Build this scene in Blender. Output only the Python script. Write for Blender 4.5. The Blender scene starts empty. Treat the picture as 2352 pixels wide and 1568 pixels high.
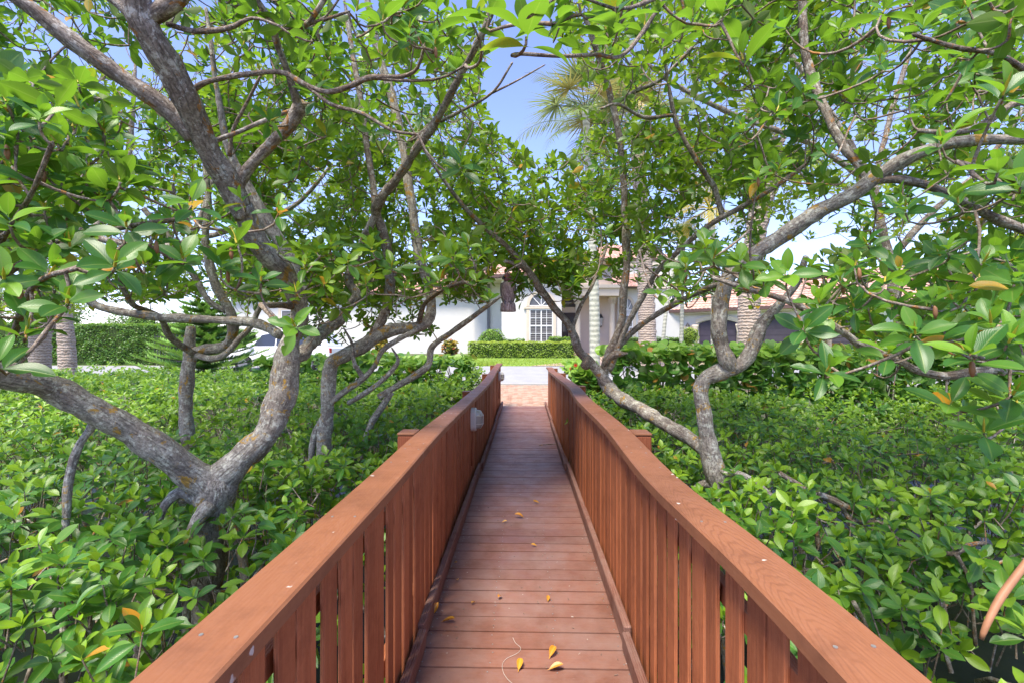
import bpy, bmesh, math, random
import numpy as np
from mathutils import Vector, Matrix, noise

random.seed(7)
RNG = np.random.default_rng(11)
SC = bpy.context.scene
COL = SC.collection

# ------------------------------------------------------------------ camera, sky, sun, exposure
CAMZ = 1.6
YAW = math.radians(1.4)
F = 1110.0                     # focal length in units of a 2352 px wide picture
cam_data = bpy.data.cameras.new("camera")
cam_data.sensor_width = 36.0
cam_data.lens = 36.0 * F / 2352.0
cam_data.clip_start = 0.05
cam_data.clip_end = 3000.0
cam = bpy.data.objects.new("camera", cam_data)
COL.objects.link(cam)
cam.location = (0, 0, CAMZ)
cam.rotation_euler = (math.radians(90), 0, YAW)
SC.camera = cam

SUN_EL, SUN_AZ = math.radians(62), math.radians(205)     # azimuth clockwise from +Y (north): behind the camera, to its left
world = bpy.data.worlds.new("World")
SC.world = world
world.use_nodes = True
wn = world.node_tree.nodes
wl = world.node_tree.links
bg = wn["Background"]
sky = wn.new("ShaderNodeTexSky")
sky.sky_type = 'NISHITA'
sky.sun_disc = False
sky.sun_elevation = SUN_EL
sky.sun_rotation = SUN_AZ
sky.altitude = 0
sky.air_density = 0.9
sky.dust_density = 0.3
sky.ozone_density = 6.0
tintn = wn.new("ShaderNodeMix"); tintn.data_type = 'RGBA'; tintn.blend_type = 'MULTIPLY'
tintn.inputs[0].default_value = 1.0
tintn.inputs[7].default_value = (1.20, 0.95, 1.02, 1.0)
wl.new(sky.outputs[0], tintn.inputs[6])
wl.new(tintn.outputs[2], bg.inputs[0])
bg.inputs[1].default_value = 0.135

sun_data = bpy.data.lights.new("sun", 'SUN')
sun_data.energy = 2.9
sun_data.angle = math.radians(20)
sun_data.color = (1.0, 0.92, 0.78)
sun = bpy.data.objects.new("sun", sun_data)
COL.objects.link(sun)
sd = Vector((math.sin(SUN_AZ) * math.cos(SUN_EL), math.cos(SUN_AZ) * math.cos(SUN_EL), math.sin(SUN_EL)))
sun.rotation_euler = sd.to_track_quat('Z', 'Y').to_euler()
sun.location = (0, -10, 30)

SC.view_settings.view_transform = 'Standard'
SC.view_settings.look = 'None'
SC.view_settings.gamma = 1.0
SC.view_settings.exposure = 1.58
SC.view_settings.use_curve_mapping = False
SC.render.engine = 'CYCLES'
cy = SC.cycles
cy.max_bounces = 10
cy.diffuse_bounces = 6
cy.glossy_bounces = 3
cy.transmission_bounces = 5
cy.transparent_max_bounces = 6
cy.caustics_reflective = False
cy.caustics_refractive = False
cy.use_denoising = True

CA, SA = math.cos(YAW), math.sin(YAW)


def P(px, py, Z):
    """a point seen at (px, py) of a 2352x1568 picture, Z metres in front of the camera"""
    u = (px - 1176.0) / F * Z
    return np.array((u * CA - Z * SA, u * SA + Z * CA, CAMZ - (py - 784.0) / F * Z))


def proj(p):
    p = np.asarray(p, float)
    x, y, z = p[..., 0], p[..., 1], p[..., 2]
    u = x * CA + y * SA
    Z = -x * SA + y * CA
    return 1176 + F * u / Z, 784 - F * (z - CAMZ) / Z, Z


# ------------------------------------------------------------------ object helpers
def tag(o, label=None, cat=None, group=None, kind=None):
    if label: o["label"] = label
    if cat: o["category"] = cat
    if group: o["group"] = group
    if kind: o["kind"] = kind
    return o


def put(o, parent=None):
    COL.objects.link(o)
    if parent is not None:
        o.parent = parent
        root = parent
        if root.type == 'EMPTY':
            o.matrix_parent_inverse = Matrix.Translation(-root.location)
    return o


def thing(name, label, cat, loc, group=None):
    o = bpy.data.objects.new(name, None)
    o.empty_display_size = 0.1
    o.location = Vector([float(c) for c in loc])
    COL.objects.link(o)
    return tag(o, label, cat, group)


def obj(name, mesh, mat, parent=None, kind=None):
    if mat is not None and not mesh.materials:
        mesh.materials.append(mat)
    o = bpy.data.objects.new(name, mesh)
    put(o, parent)
    if kind: o["kind"] = kind
    return o


def mesh_arrays(name, V, Q, uv=None, attrs=None, smooth=True, T=None):
    """V (n,3), Q (m,4) quads, T (k,3) triangles; uv per vertex (n,2); attrs: dict of per-vertex floats"""
    me = bpy.data.meshes.new(name)
    V = np.asarray(V, np.float32)
    loops, starts, tot = [], [], 0
    if Q is not None and len(Q):
        Q = np.asarray(Q, np.int32)
        loops.append(Q.ravel()); starts.append(np.arange(len(Q)) * 4); tot = len(Q) * 4
    if T is not None and len(T):
        T = np.asarray(T, np.int32)
        loops.append(T.ravel()); starts.append(tot + np.arange(len(T)) * 3)
    L = np.concatenate(loops); S = np.concatenate(starts)
    me.vertices.add(len(V)); me.vertices.foreach_set("co", V.ravel())
    me.loops.add(len(L)); me.loops.foreach_set("vertex_index", L)
    me.polygons.add(len(S)); me.polygons.foreach_set("loop_start", S.astype(np.int32))
    me.polygons.foreach_set("use_smooth", np.full(len(S), smooth))
    if uv is not None:
        l = me.uv_layers.new(name="UVMap")
        l.data.foreach_set("uv", np.asarray(uv, np.float32)[L].ravel())
    if attrs:
        for k, a in attrs.items():
            a = np.asarray(a, np.float32)
            at = me.attributes.new(k, 'FLOAT' if a.ndim == 1 else 'FLOAT_VECTOR', 'POINT')
            at.data.foreach_set("value" if a.ndim == 1 else "vector", a.ravel())
    me.update(calc_edges=True)
    me.validate()
    return me


class MB:
    """collects quads / tris of boxes, prisms, tubes and lathes into one mesh"""
    def __init__(s):
        s.v, s.f = [], []

    def face_block(s, verts, faces):
        o = len(s.v)
        s.v += [tuple(map(float, p)) for p in verts]
        s.f += [tuple(i + o for i in f) for f in faces]
        return s

    def box(s, x0, x1, y0, y1, z0, z1, fr=None):
        pts = [(x, y, z) for z in (z0, z1) for y in (y0, y1) for x in (x0, x1)]
        if fr: pts = [fr(*p) for p in pts]
        return s.face_block(pts, [(0, 2, 3, 1), (4, 5, 7, 6), (0, 1, 5, 4), (2, 6, 7, 3), (0, 4, 6, 2), (1, 3, 7, 5)])

    def tube(s, pts, rad, n=8, cap=True):
        pts = [Vector(p) for p in pts]
        if not hasattr(rad, '__len__'): rad = [rad] * len(pts)
        rings = []
        up = Vector((0, 0, 1))
        t0 = (pts[1] - pts[0]).normalized()
        side = t0.cross(up)
        if side.length < 1e-3: side = Vector((1, 0, 0))
        side.normalize()
        vs, fs = [], []
        for i, p in enumerate(pts):
            t = (pts[min(i + 1, len(pts) - 1)] - pts[max(i - 1, 0)]).normalized()
            side = (side - t * side.dot(t)).normalized()
            b = t.cross(side)
            for k in range(n):
                a = 2 * math.pi * k / n
                vs.append(p + (side * math.cos(a) + b * math.sin(a)) * rad[i])
        for i in range(len(pts) - 1):
            for k in range(n):
                fs.append((i * n + k, i * n + (k + 1) % n, (i + 1) * n + (k + 1) % n, (i + 1) * n + k))
        if cap:
            fs.append(tuple(range(n - 1, -1, -1)))
            fs.append(tuple((len(pts) - 1) * n + k for k in range(n)))
        return s.face_block(vs, fs)

    def lathe(s, prof, n=16, loc=(0, 0, 0), fr=None):
        vs, fs = [], []
        for r, z in prof:
            for k in range(n):
                a = 2 * math.pi * k / n
                p = (loc[0] + r * math.cos(a), loc[1] + r * math.sin(a), loc[2] + z)
                vs.append(fr(*p) if fr else p)
        for i in range(len(prof) - 1):
            for k in range(n):
                fs.append((i * n + k, i * n + (k + 1) % n, (i + 1) * n + (k + 1) % n, (i + 1) * n + k))
        fs.append(tuple(range(n - 1, -1, -1)))
        fs.append(tuple((len(prof) - 1) * n + k for k in range(n)))
        return s.face_block(vs, fs)

    def prism(s, poly, d0, d1, fr):
        """poly of (s,z) extruded between outward distances d0 and d1 in frame fr(s, t, z)"""
        n = len(poly)
        vs = [fr(a, d0, z) for a, z in poly] + [fr(a, d1, z) for a, z in poly]
        fs = [tuple(range(n)), tuple(range(2 * n - 1, n - 1, -1))]
        fs += [(i, i + n, (i + 1) % n + n, (i + 1) % n) for i in range(n)]
        return s.face_block(vs, fs)

    def mesh(s, name, smooth=False, bevel=0.0, seg=1):
        me = bpy.data.meshes.new(name)
        me.from_pydata(s.v, [], s.f)
        if bevel > 0:
            bm = bmesh.new(); bm.from_mesh(me)
            bmesh.ops.recalc_face_normals(bm, faces=bm.faces)
            bmesh.ops.bevel(bm, geom=list(bm.edges), offset=bevel, segments=seg, affect='EDGES', profile=0.6)
            bm.to_mesh(me); bm.free()
        else:
            bm = bmesh.new(); bm.from_mesh(me)
            bmesh.ops.recalc_face_normals(bm, faces=bm.faces)
            bm.to_mesh(me); bm.free()
        if smooth:
            me.polygons.foreach_set("use_smooth", [True] * len(me.polygons))
        me.update()
        return me

    def build(s, name, mat, parent=None, smooth=False, bevel=0.0, kind=None):
        return obj(name, s.mesh(name, smooth, bevel), mat, parent, kind)


def box_obj(name, mat, parent, x0, x1, y0, y1, z0, z1, bevel=0.0, fr=None):
    return MB().box(x0, x1, y0, y1, z0, z1, fr).build(name, mat, parent, bevel=bevel)


# ------------------------------------------------------------------ materials
class NT:
    def __init__(s, name):
        s.m = bpy.data.materials.new(name)
        s.m.use_nodes = True
        s.n, s.l = s.m.node_tree.nodes, s.m.node_tree.links
        s.b = s.n["Principled BSDF"]
        s.out = s.n["Material Output"]

    def node(s, t, **kw):
        n = s.n.new(t)
        for k, v in kw.items():
            if k == 'ins':
                for i, x in v.items():
                    if hasattr(x, 'is_output') or isinstance(x, bpy.types.NodeSocket): s.l.new(x, n.inputs[i])
                    else: n.inputs[i].default_value = x
            else:
                setattr(n, k, v)
        return n

    def coord(s, which='Object', scale=(1, 1, 1), rot=(0, 0, 0)):
        c = s.node('ShaderNodeTexCoord')
        mp = s.node('ShaderNodeMapping', ins={'Vector': c.outputs[which], 'Scale': scale, 'Rotation': rot})
        return mp.outputs[0]

    def noise(s, vec, scale=5, detail=6, rough=0.6, dist=0.0):
        return s.node('ShaderNodeTexNoise', ins={'Vector': vec, 'Scale': scale, 'Detail': detail, 'Roughness': rough, 'Distortion': dist}).outputs[0]

    def ramp(s, fac, stops, interp='LINEAR'):
        r = s.node('ShaderNodeValToRGB')
        r.color_ramp.interpolation = interp
        e = r.color_ramp.elements
        while len(e) < len(stops): e.new(0.5)
        for el, (p, c) in zip(e, stops):
            el.position = p
            el.color = (c, c, c, 1) if not hasattr(c, '__len__') else tuple(c) + (1,) * (4 - len(c))
        s.l.new(fac, r.inputs[0])
        return r.outputs[0]

    def mix(s, fac, a, b, blend='MIX'):
        n = s.node('ShaderNodeMix', data_type='RGBA', blend_type=blend)
        for sock, v in ((n.inputs[0], fac), (n.inputs[6], a), (n.inputs[7], b)):
            if isinstance(v, bpy.types.NodeSocket): s.l.new(v, sock)
            else: sock.default_value = v if not hasattr(v, '__len__') else tuple(v) + (1,) * (4 - len(v))
        return n.outputs[2]

    def math(s, op, a, b=0.0, clamp=False):
        n = s.node('ShaderNodeMath', operation=op, use_clamp=clamp)
        for i, v in enumerate((a, b)):
            if isinstance(v, bpy.types.NodeSocket): s.l.new(v, n.inputs[i])
            else: n.inputs[i].default_value = v
        return n.outputs[0]

    def attr(s, name):
        return s.node('ShaderNodeAttribute', attribute_name=name).outputs['Fac']

    def bump(s, h, strength=0.3, dist=0.02):
        b = s.node('ShaderNodeBump', ins={'Height': h, 'Strength': strength, 'Distance': dist})
        s.l.new(b.outputs[0], s.b.inputs['Normal'])
        return b.outputs[0]

    def set(s, **kw):
        for k, v in kw.items():
            k = k.replace('_', ' ')
            sock = s.b.inputs[k]
            if isinstance(v, bpy.types.NodeSocket): s.l.new(v, sock)
            else: sock.default_value = v if not hasattr(v, '__len__') else tuple(v) + (1,) * (4 - len(v))
        return s

    def rand(s):
        return s.node('ShaderNodeObjectInfo').outputs['Random']


def leaf_material(name, top, young, old, under, trans=0.43, rough=0.36, rib=(0.24, 0.34, 0.07), ribw=0.05):
    """two-sided leaf: 'tint' 0 = dark mature, .6 = young, .85+ = yellow; UV x across the blade, y along it"""
    t = NT(name)
    tint = t.attr('tint')
    uv = t.node('ShaderNodeUVMap').outputs[0]
    sep = t.node('ShaderNodeSeparateXYZ', ins={0: uv})
    au = t.math('ABSOLUTE', t.math('SUBTRACT', sep.outputs[0], 0.5))
    d = [c * 0.62 for c in top]
    col = t.ramp(tint, [(0.0, d), (0.3, top), (0.62, young), (0.8, young), (0.86, old), (1.0, (old[0] * 1.05, old[1] * 0.62, old[2] * 0.6))])
    # fine blotches and insect marks
    nz = t.noise(t.coord('Object'), 38, 3, 0.6)
    col = t.mix(t.ramp(nz, [(0.45, 0.0), (0.75, 0.45)]), col, [c * 1.5 + 0.01 for c in top])
    spot = t.noise(t.coord('Object'), 75, 2, 0.5)
    col = t.mix(t.ramp(spot, [(0.665, 0.0), (0.70, 0.8)]), col, (0.19, 0.13, 0.03))
    ribm = t.ramp(au, [(0.0, 1.0), (ribw * 0.55, 0.75), (ribw, 0.0)])
    col = t.mix(t.math('MULTIPLY', ribm, 0.65), col, rib)
    # side veins: a faint herringbone
    vv = t.math('SINE', t.math('MULTIPLY', t.math('ADD', sep.outputs[1], t.math('MULTIPLY', au, -0.7)), 95))
    col = t.mix(t.math('MULTIPLY', t.math('MAXIMUM', vv, 0.0), 0.10), col, young)
    und = t.mix(t.ramp(tint, [(0.55, 0.0), (0.9, 0.85)]), under, col)
    und = t.mix(t.math('MULTIPLY', ribm, 0.6), und, (0.30, 0.33, 0.11))
    geo = t.node('ShaderNodeNewGeometry')
    col2 = t.mix(geo.outputs['Backfacing'], col, und)
    t.set(Base_Color=col2, Roughness=t.math('ADD', t.math('MULTIPLY', geo.outputs['Backfacing'], 0.25), rough))
    t.b.inputs['Specular IOR Level'].default_value = 0.55
    tr = t.node('ShaderNodeBsdfTranslucent')
    tc = t.mix(0.8, col, [min(1.0, c * 1.35) for c in young])
    t.l.new(tc, tr.inputs[0])
    mx = t.node('ShaderNodeMixShader', ins={0: trans})
    t.l.new(t.b.outputs[0], mx.inputs[1]); t.l.new(tr.outputs[0], mx.inputs[2])
    t.l.new(mx.outputs[0], t.out.inputs[0])
    t.bump(t.math('ADD', t.math('MULTIPLY', ribm, -0.5), t.math('MULTIPLY', vv, 0.08)), 0.25, 0.004)
    return t.m


def bark_material(name, base, dark, lichen, spots, scale=1.0):
    t = NT(name)
    c = t.coord('Object', (scale, scale, scale))
    big = t.noise(c, 7, 5, 0.65, 0.4)
    fine = t.noise(c, 60, 4, 0.7)
    col = t.mix(t.ramp(big, [(0.35, 0.0), (0.62, 1.0)]), dark, base)
    col = t.mix(t.ramp(fine, [(0.42, 0.55), (0.55, 0.0)]), col, [x * 0.45 for x in dark])
    li = t.noise(c, 21, 7, 0.78, 0.2)
    col = t.mix(t.ramp(li, [(0.53, 0.0), (0.585, 0.85)]), col, lichen)
    v = t.node('ShaderNodeTexVoronoi', ins={'Vector': c, 'Scale': 26.0}).outputs['Distance']
    col = t.mix(t.math('MULTIPLY', t.ramp(v, [(0.16, 0.6), (0.26, 0.0)]), t.ramp(big, [(0.5, 0.0), (0.6, 1.0)])), col, [min(1, x * 1.25) for x in lichen])
    sp = t.noise(c, 9, 5, 0.7, 0.6)
    col = t.mix(t.ramp(sp, [(0.585, 0.0), (0.625, 0.9)]), col, spots)
    w = t.noise(c, 130, 4, 0.75)
    fl = t.node('ShaderNodeTexVoronoi', ins={'Vector': c, 'Scale': 62.0}).outputs['Distance']
    col = t.mix(t.math('MULTIPLY', t.ramp(fl, [(0.2, 0.5), (0.3, 0.0)]), t.ramp(li, [(0.40, 1.0), (0.52, 0.0)])), col, [x * 0.4 for x in dark])
    bco = t.node('ShaderNodeMapping', ins={'Vector': t.node('ShaderNodeAttribute', attribute_name='barkco').outputs['Vector'], 'Scale': (1.0, 1.0, 0.16)}).outputs[0]
    fis = t.noise(bco, 95 * scale, 5, 0.7, 0.6)
    col = t.mix(t.ramp(fis, [(0.36, 0.75), (0.46, 0.0)]), col, [x * 0.5 for x in dark])
    scar = t.noise(t.node('ShaderNodeMapping', ins={'Vector': t.node('ShaderNodeAttribute', attribute_name='barkco').outputs['Vector'], 'Scale': (0.35, 0.35, 1.0)}).outputs[0], 34, 3, 0.6)
    col = t.mix(t.ramp(scar, [(0.64, 0.0), (0.70, 0.6)]), col, [x * 0.55 for x in dark])
    t.set(Base_Color=col, Roughness=0.9)
    t.b.inputs['Specular IOR Level'].default_value = 0.15
    h = t.math('ADD', t.math('MULTIPLY', t.ramp(fis, [(0.3, 0.0), (0.5, 1.0)]), 0.7), t.math('MULTIPLY', fine, 0.6)) if True else t.math('ADD', t.math('MULTIPLY', fine, 0.6), t.math('ADD', t.math('MULTIPLY', w, 0.35), t.math('MULTIPLY', li, 0.5)))
    t.bump(h, 0.8, 0.012)
    return t.m


def wood_material(name, c0, c1, c2, scale, rough=0.55, spec=0.4, bumpd=0.004, spots=0.0, wavescale=2.2, weather=None, grain=0.55, arch=None):
    """painted or composite board; scale stretches the grain along the board"""
    t = NT(name)
    info = t.rand()
    off = t.node('ShaderNodeCombineXYZ', ins={0: t.math('MULTIPLY', info, 17.0), 1: t.math('MULTIPLY', info, 9.0), 2: t.math('MULTIPLY', info, 5.0)}).outputs[0]
    c = t.node('ShaderNodeTexCoord').outputs['Object']
    geo = t.node('ShaderNodeNewGeometry').outputs['Position']
    v = t.node('ShaderNodeVectorMath', operation='ADD', ins={0: geo, 1: off}).outputs[0]
    mp = t.node('ShaderNodeMapping', ins={'Vector': v, 'Scale': scale}).outputs[0]
    w = t.node('ShaderNodeTexWave', wave_type='BANDS', bands_direction='X', ins={'Vector': mp, 'Scale': wavescale, 'Distortion': 4.5, 'Detail': 4.0, 'Detail Scale': 1.2}).outputs['Fac']
    g = t.noise(mp, 9, 6, 0.7)
    col = t.mix(t.ramp(w, [(0.05, grain), (0.5, 0.0)]), c0, c1)
    col = t.mix(t.ramp(g, [(0.42, 0.0), (0.66, 0.65)]), col, c2)
    if arch:      # printed cathedral grain of the moulded handrail plank
        sx = t.node('ShaderNodeSeparateXYZ', ins={0: geo})
        xl = t.math('DIVIDE', t.math('SUBTRACT', t.math('ABSOLUTE', sx.outputs[0]), 0.614), 0.074)
        ph = t.math('ADD', t.math('MULTIPLY', sx.outputs[1], 19.0), t.math('MULTIPLY', t.math('MULTIPLY', xl, xl), 5.5))
        ph = t.math('ADD', ph, t.math('MULTIPLY', t.noise(t.node('ShaderNodeMapping', ins={'Vector': geo, 'Scale': (6, 1.3, 1)}).outputs[0], 2.0, 3, 0.5), 7.0))
        sn_ = t.math('SINE', t.math('MULTIPLY', ph, 6.2832))
        am = t.ramp(t.noise(geo, 0.9, 2, 0.5), [(0.35, 0.15), (0.6, 1.0)])
        side_ = t.ramp(t.math('ADD', sx.outputs[0], 0.5), [(0.0, 0.35), (1.0, 1.0)])
        nz_ = t.node('ShaderNodeSeparateXYZ', ins={0: t.node('ShaderNodeNewGeometry').outputs['Normal']}).outputs[2]
        side_ = t.math('MULTIPLY', side_, t.ramp(nz_, [(0.55, 0.0), (0.8, 1.0)]))
        col = t.mix(t.math('MULTIPLY', t.math('MULTIPLY', t.ramp(sn_, [(0.25, 0.0), (1.0, arch)]), am), side_), col, c1)
    # board to board difference and dirt
    col = t.mix(t.math('MULTIPLY', info, 0.45), col, [x * 0.62 for x in c1])
    dirt = t.noise(geo, 5, 6, 0.75)
    col = t.mix(t.ramp(dirt, [(0.48, 0.0), (0.75, 0.5)]), col, [x * 0.55 for x in c1])
    if weather:
        wv = t.noise(geo, 2.2, 5, 0.7)
        col = t.mix(t.ramp(wv, [(0.42, 0.0), (0.65, 0.6)]), col, weather)
    if spots:
        vv_ = t.node('ShaderNodeVectorMath', operation='ADD', ins={0: geo, 1: t.node('ShaderNodeVectorMath', operation='SCALE', ins={0: t.node('ShaderNodeTexNoise', ins={'Vector': geo, 'Scale': 45.0, 'Detail': 4.0}).outputs['Color'], 'Scale': 0.03}).outputs[0]}).outputs[0]
        vo = t.node('ShaderNodeTexVoronoi', ins={'Vector': vv_, 'Scale': 11.0})
        msk = t.math('MULTIPLY', t.ramp(vo.outputs['Distance'], [(spots, 1.0), (spots + 0.03, 0.0)]),
                     t.ramp(t.noise(geo, 2.1, 3, 0.6), [(0.47, 0.0), (0.56, 1.0)]))
        col = t.mix(t.math('MULTIPLY', msk, 0.8), col, (0.62, 0.58, 0.52))
    t.set(Base_Color=col, Roughness=t.ramp(dirt, [(0.3, rough - 0.1), (0.7, rough + 0.15)]))
    t.b.inputs['Specular IOR Level'].default_value = spec
    t.bump(t.math('ADD', t.math('MULTIPLY', w, 0.45), g), 0.5, bumpd)
    return t.m


def plain(name, col, rough=0.6, var=0.12, nscale=6.0, bump=0.0, spec=0.3, metal=0.0, bscale=60):
    t = NT(name)
    c = t.node('ShaderNodeNewGeometry').outputs['Position']
    n = t.noise(c, nscale, 6, 0.65)
    colr = t.mix(t.ramp(n, [(0.3, 0.0), (0.7, 1.0)]), [x * (1 - var) for x in col], [min(1, x * (1 + var)) for x in col])
    t.set(Base_Color=colr, Roughness=rough, Metallic=metal)
    t.b.inputs['Specular IOR Level'].default_value = spec
    if bump: t.bump(t.noise(c, bscale, 4, 0.7), bump, 0.02)
    return t.m


M = {}
M['leaf'] = leaf_material('mangrove_leaf', (0.038, 0.145, 0.026), (0.20, 0.39, 0.022), (0.62, 0.34, 0.02), (0.115, 0.175, 0.024))
M['leaf_mid'] = leaf_material('mangrove_leaf_mid', (0.062, 0.18, 0.022), (0.26, 0.43, 0.022), (0.62, 0.34, 0.02), (0.14, 0.21, 0.025), trans=0.42)
M['leaf_pale'] = leaf_material('mangrove_leaf_pale', (0.11, 0.215, 0.020), (0.32, 0.44, 0.022), (0.62, 0.36, 0.03), (0.19, 0.27, 0.05), trans=0.45)
M['leaf_low'] = leaf_material('thicket_leaf', (0.055, 0.185, 0.028), (0.28, 0.46, 0.022), (0.62, 0.34, 0.03), (0.12, 0.19, 0.035), trans=0.34)
M['grape'] = leaf_material('sea_grape_leaf', (0.085, 0.24, 0.04), (0.26, 0.44, 0.05), (0.50, 0.22, 0.05), (0.20, 0.30, 0.12), trans=0.35, rough=0.4, rib=(0.34, 0.40, 0.12), ribw=0.05)
M['hedge'] = leaf_material('hedge_leaf', (0.070, 0.19, 0.022), (0.25, 0.42, 0.035), (0.50, 0.30, 0.03), (0.12, 0.2, 0.04), trans=0.3, ribw=0.03)
M['hedge_yellow'] = leaf_material('pale_hedge_leaf', (0.20, 0.32, 0.03), (0.42, 0.52, 0.06), (0.60, 0.35, 0.03), (0.25, 0.32, 0.05), trans=0.3, ribw=0.03)
M['croton'] = leaf_material('croton_leaf', (0.12, 0.17, 0.025), (0.40, 0.28, 0.03), (0.45, 0.08, 0.03), (0.2, 0.15, 0.05), trans=0.25, ribw=0.05)
M['far'] = leaf_material('far_tree_leaf', (0.10, 0.20, 0.05), (0.22, 0.34, 0.07), (0.4, 0.3, 0.05), (0.16, 0.23, 0.06), trans=0.3, ribw=0.02)
M['frond'] = leaf_material('palm_frond_leaf', (0.13, 0.20, 0.07), (0.28, 0.34, 0.10), (0.55, 0.38, 0.12), (0.18, 0.24, 0.10), trans=0.3, ribw=0.08)
M['frond_yellow'] = leaf_material('yellow_frond_leaf', (0.42, 0.36, 0.04), (0.62, 0.50, 0.06), (0.62, 0.36, 0.05), (0.4, 0.36, 0.06), trans=0.35, ribw=0.08)
M['fallen'] = leaf_material('fallen_leaf', (0.55, 0.26, 0.03), (0.65, 0.34, 0.03), (0.62, 0.30, 0.03), (0.55, 0.25, 0.04), trans=0.15, rib=(0.6, 0.36, 0.08))
M['pine'] = leaf_material('conifer_needle', (0.11, 0.28, 0.05), (0.26, 0.46, 0.08), (0.3, 0.2, 0.05), (0.10, 0.2, 0.05), trans=0.25, ribw=0.02)
M['bark'] = bark_material('grey_bark', (0.42, 0.365, 0.305), (0.22, 0.165, 0.13), (0.58, 0.55, 0.49), (0.40, 0.18, 0.04))
M['bark_pale'] = bark_material('pale_lichen_bark', (0.48, 0.44, 0.375), (0.28, 0.23, 0.195), (0.64, 0.62, 0.52), (0.50, 0.29, 0.05))
M['twig'] = bark_material('twig_bark', (0.35, 0.28, 0.22), (0.19, 0.14, 0.105), (0.46, 0.42, 0.36), (0.44, 0.20, 0.05), 2.0)
M['palm_bark'] = None
M['rail'] = wood_material('composite_rail', (0.275, 0.108, 0.050), (0.165, 0.058, 0.027), (0.30, 0.128, 0.066), (8.0, 0.9, 8.0), 0.5, 0.35, 0.001, spots=0.085, wavescale=3.4, grain=0.12, arch=0.5)
M['picket'] = wood_material('painted_picket', (0.45, 0.145, 0.058), (0.24, 0.066, 0.027), (0.49, 0.185, 0.082), (22, 22, 1.0), 0.6, 0.3, 0.005, wavescale=2.0, grain=0.45)
M['post'] = wood_material('painted_post', (0.34, 0.10, 0.043), (0.19, 0.05, 0.022), (0.37, 0.13, 0.06), (12, 12, 1.2), 0.65, 0.3, 0.006)
M['kerb'] = wood_material('weathered_kerb_board', (0.26, 0.115, 0.08), (0.13, 0.05, 0.035), (0.34, 0.20, 0.155), (12, 0.9, 12), 0.7, 0.25, 0.008, weather=(0.30, 0.20, 0.165))
M['deck'] = wood_material('composite_deck_board', (0.27, 0.116, 0.074), (0.19, 0.075, 0.047), (0.30, 0.147, 0.105), (1.2, 14, 14), 0.46, 0.5, 0.0025, spots=0.05, wavescale=1.6, weather=(0.29, 0.185, 0.155), grain=0.3)
M['screw'] = plain('screw_head', (0.38, 0.36, 0.34), 0.4, metal=0.6)
M['stucco'] = plain('white_stucco', (0.60, 0.59, 0.565), 0.85, 0.06, 0.8, 0.25)
M['beige'] = plain('beige_stucco', (0.60, 0.50, 0.41), 0.85, 0.04, 0.8, 0.2)
M['trim'] = plain('cream_trim', (0.58, 0.505, 0.405), 0.7, 0.06, 2)
M['gutter'] = plain('brown_gutter', (0.10, 0.06, 0.055), 0.5)
M['downspout'] = plain('grey_downspout', (0.14, 0.14, 0.15), 0.5)
M['white'] = plain('white_paint', (0.80, 0.80, 0.80), 0.4, 0.03)
M['doorwood'] = plain('dark_door_wood', (0.05, 0.035, 0.035), 0.45)
M['garage'] = plain('garage_door_paint', (0.055, 0.045, 0.065), 0.5, 0.15, 3)
M['iron'] = plain('black_iron', (0.03, 0.03, 0.035), 0.5)
M['lanternglass'] = plain('lantern_glass', (0.45, 0.44, 0.40), 0.2)
M['blind'] = plain('window_blind', (0.17, 0.165, 0.17), 0.6, 0.1, 2)


def glass_material(name, col):
    t = NT(name)
    t.set(Base_Color=col, Roughness=0.06)
    t.b.inputs['Specular IOR Level'].default_value = 0.8
    return t.m


M['pane'] = glass_material('window_glass', (0.07, 0.07, 0.08))
M['carglass'] = glass_material('car_glass', (0.03, 0.035, 0.045))


def carpaint():
    t = NT('white_car_paint')
    t.set(Base_Color=(0.80, 0.80, 0.80), Roughness=0.3)
    t.b.inputs['Coat Weight'].default_value = 0.6
    return t.m


M['car'] = carpaint()
M['tyre'] = plain('tyre_rubber', (0.02, 0.02, 0.02), 0.8)
M['alloy'] = plain('alloy_wheel', (0.22, 0.22, 0.23), 0.4, metal=0.5)
M['redlamp'] = plain('red_lamp', (0.4, 0.02, 0.02), 0.2)


def tile_material():
    t = NT('terracotta_tile')
    g = t.node('ShaderNodeNewGeometry').outputs['Position']
    v = t.node('ShaderNodeTexVoronoi', ins={'Vector': g, 'Scale': 2.6}).outputs['Color']
    s = t.node('ShaderNodeSeparateColor', ins={0: v})
    col = t.ramp(s.outputs[0], [(0.0, (0.44, 0.24, 0.18)), (0.4, (0.53, 0.30, 0.23)), (0.7, (0.60, 0.40, 0.31)), (1.0, (0.48, 0.26, 0.22))])
    col = t.mix(t.ramp(t.noise(g, 1.6, 5, 0.7), [(0.45, 0.0), (0.7, 0.5)]), col, (0.55, 0.36, 0.27))
    t.set(Base_Color=col, Roughness=0.8)
    return t.m


M['tile'] = tile_material()


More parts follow.
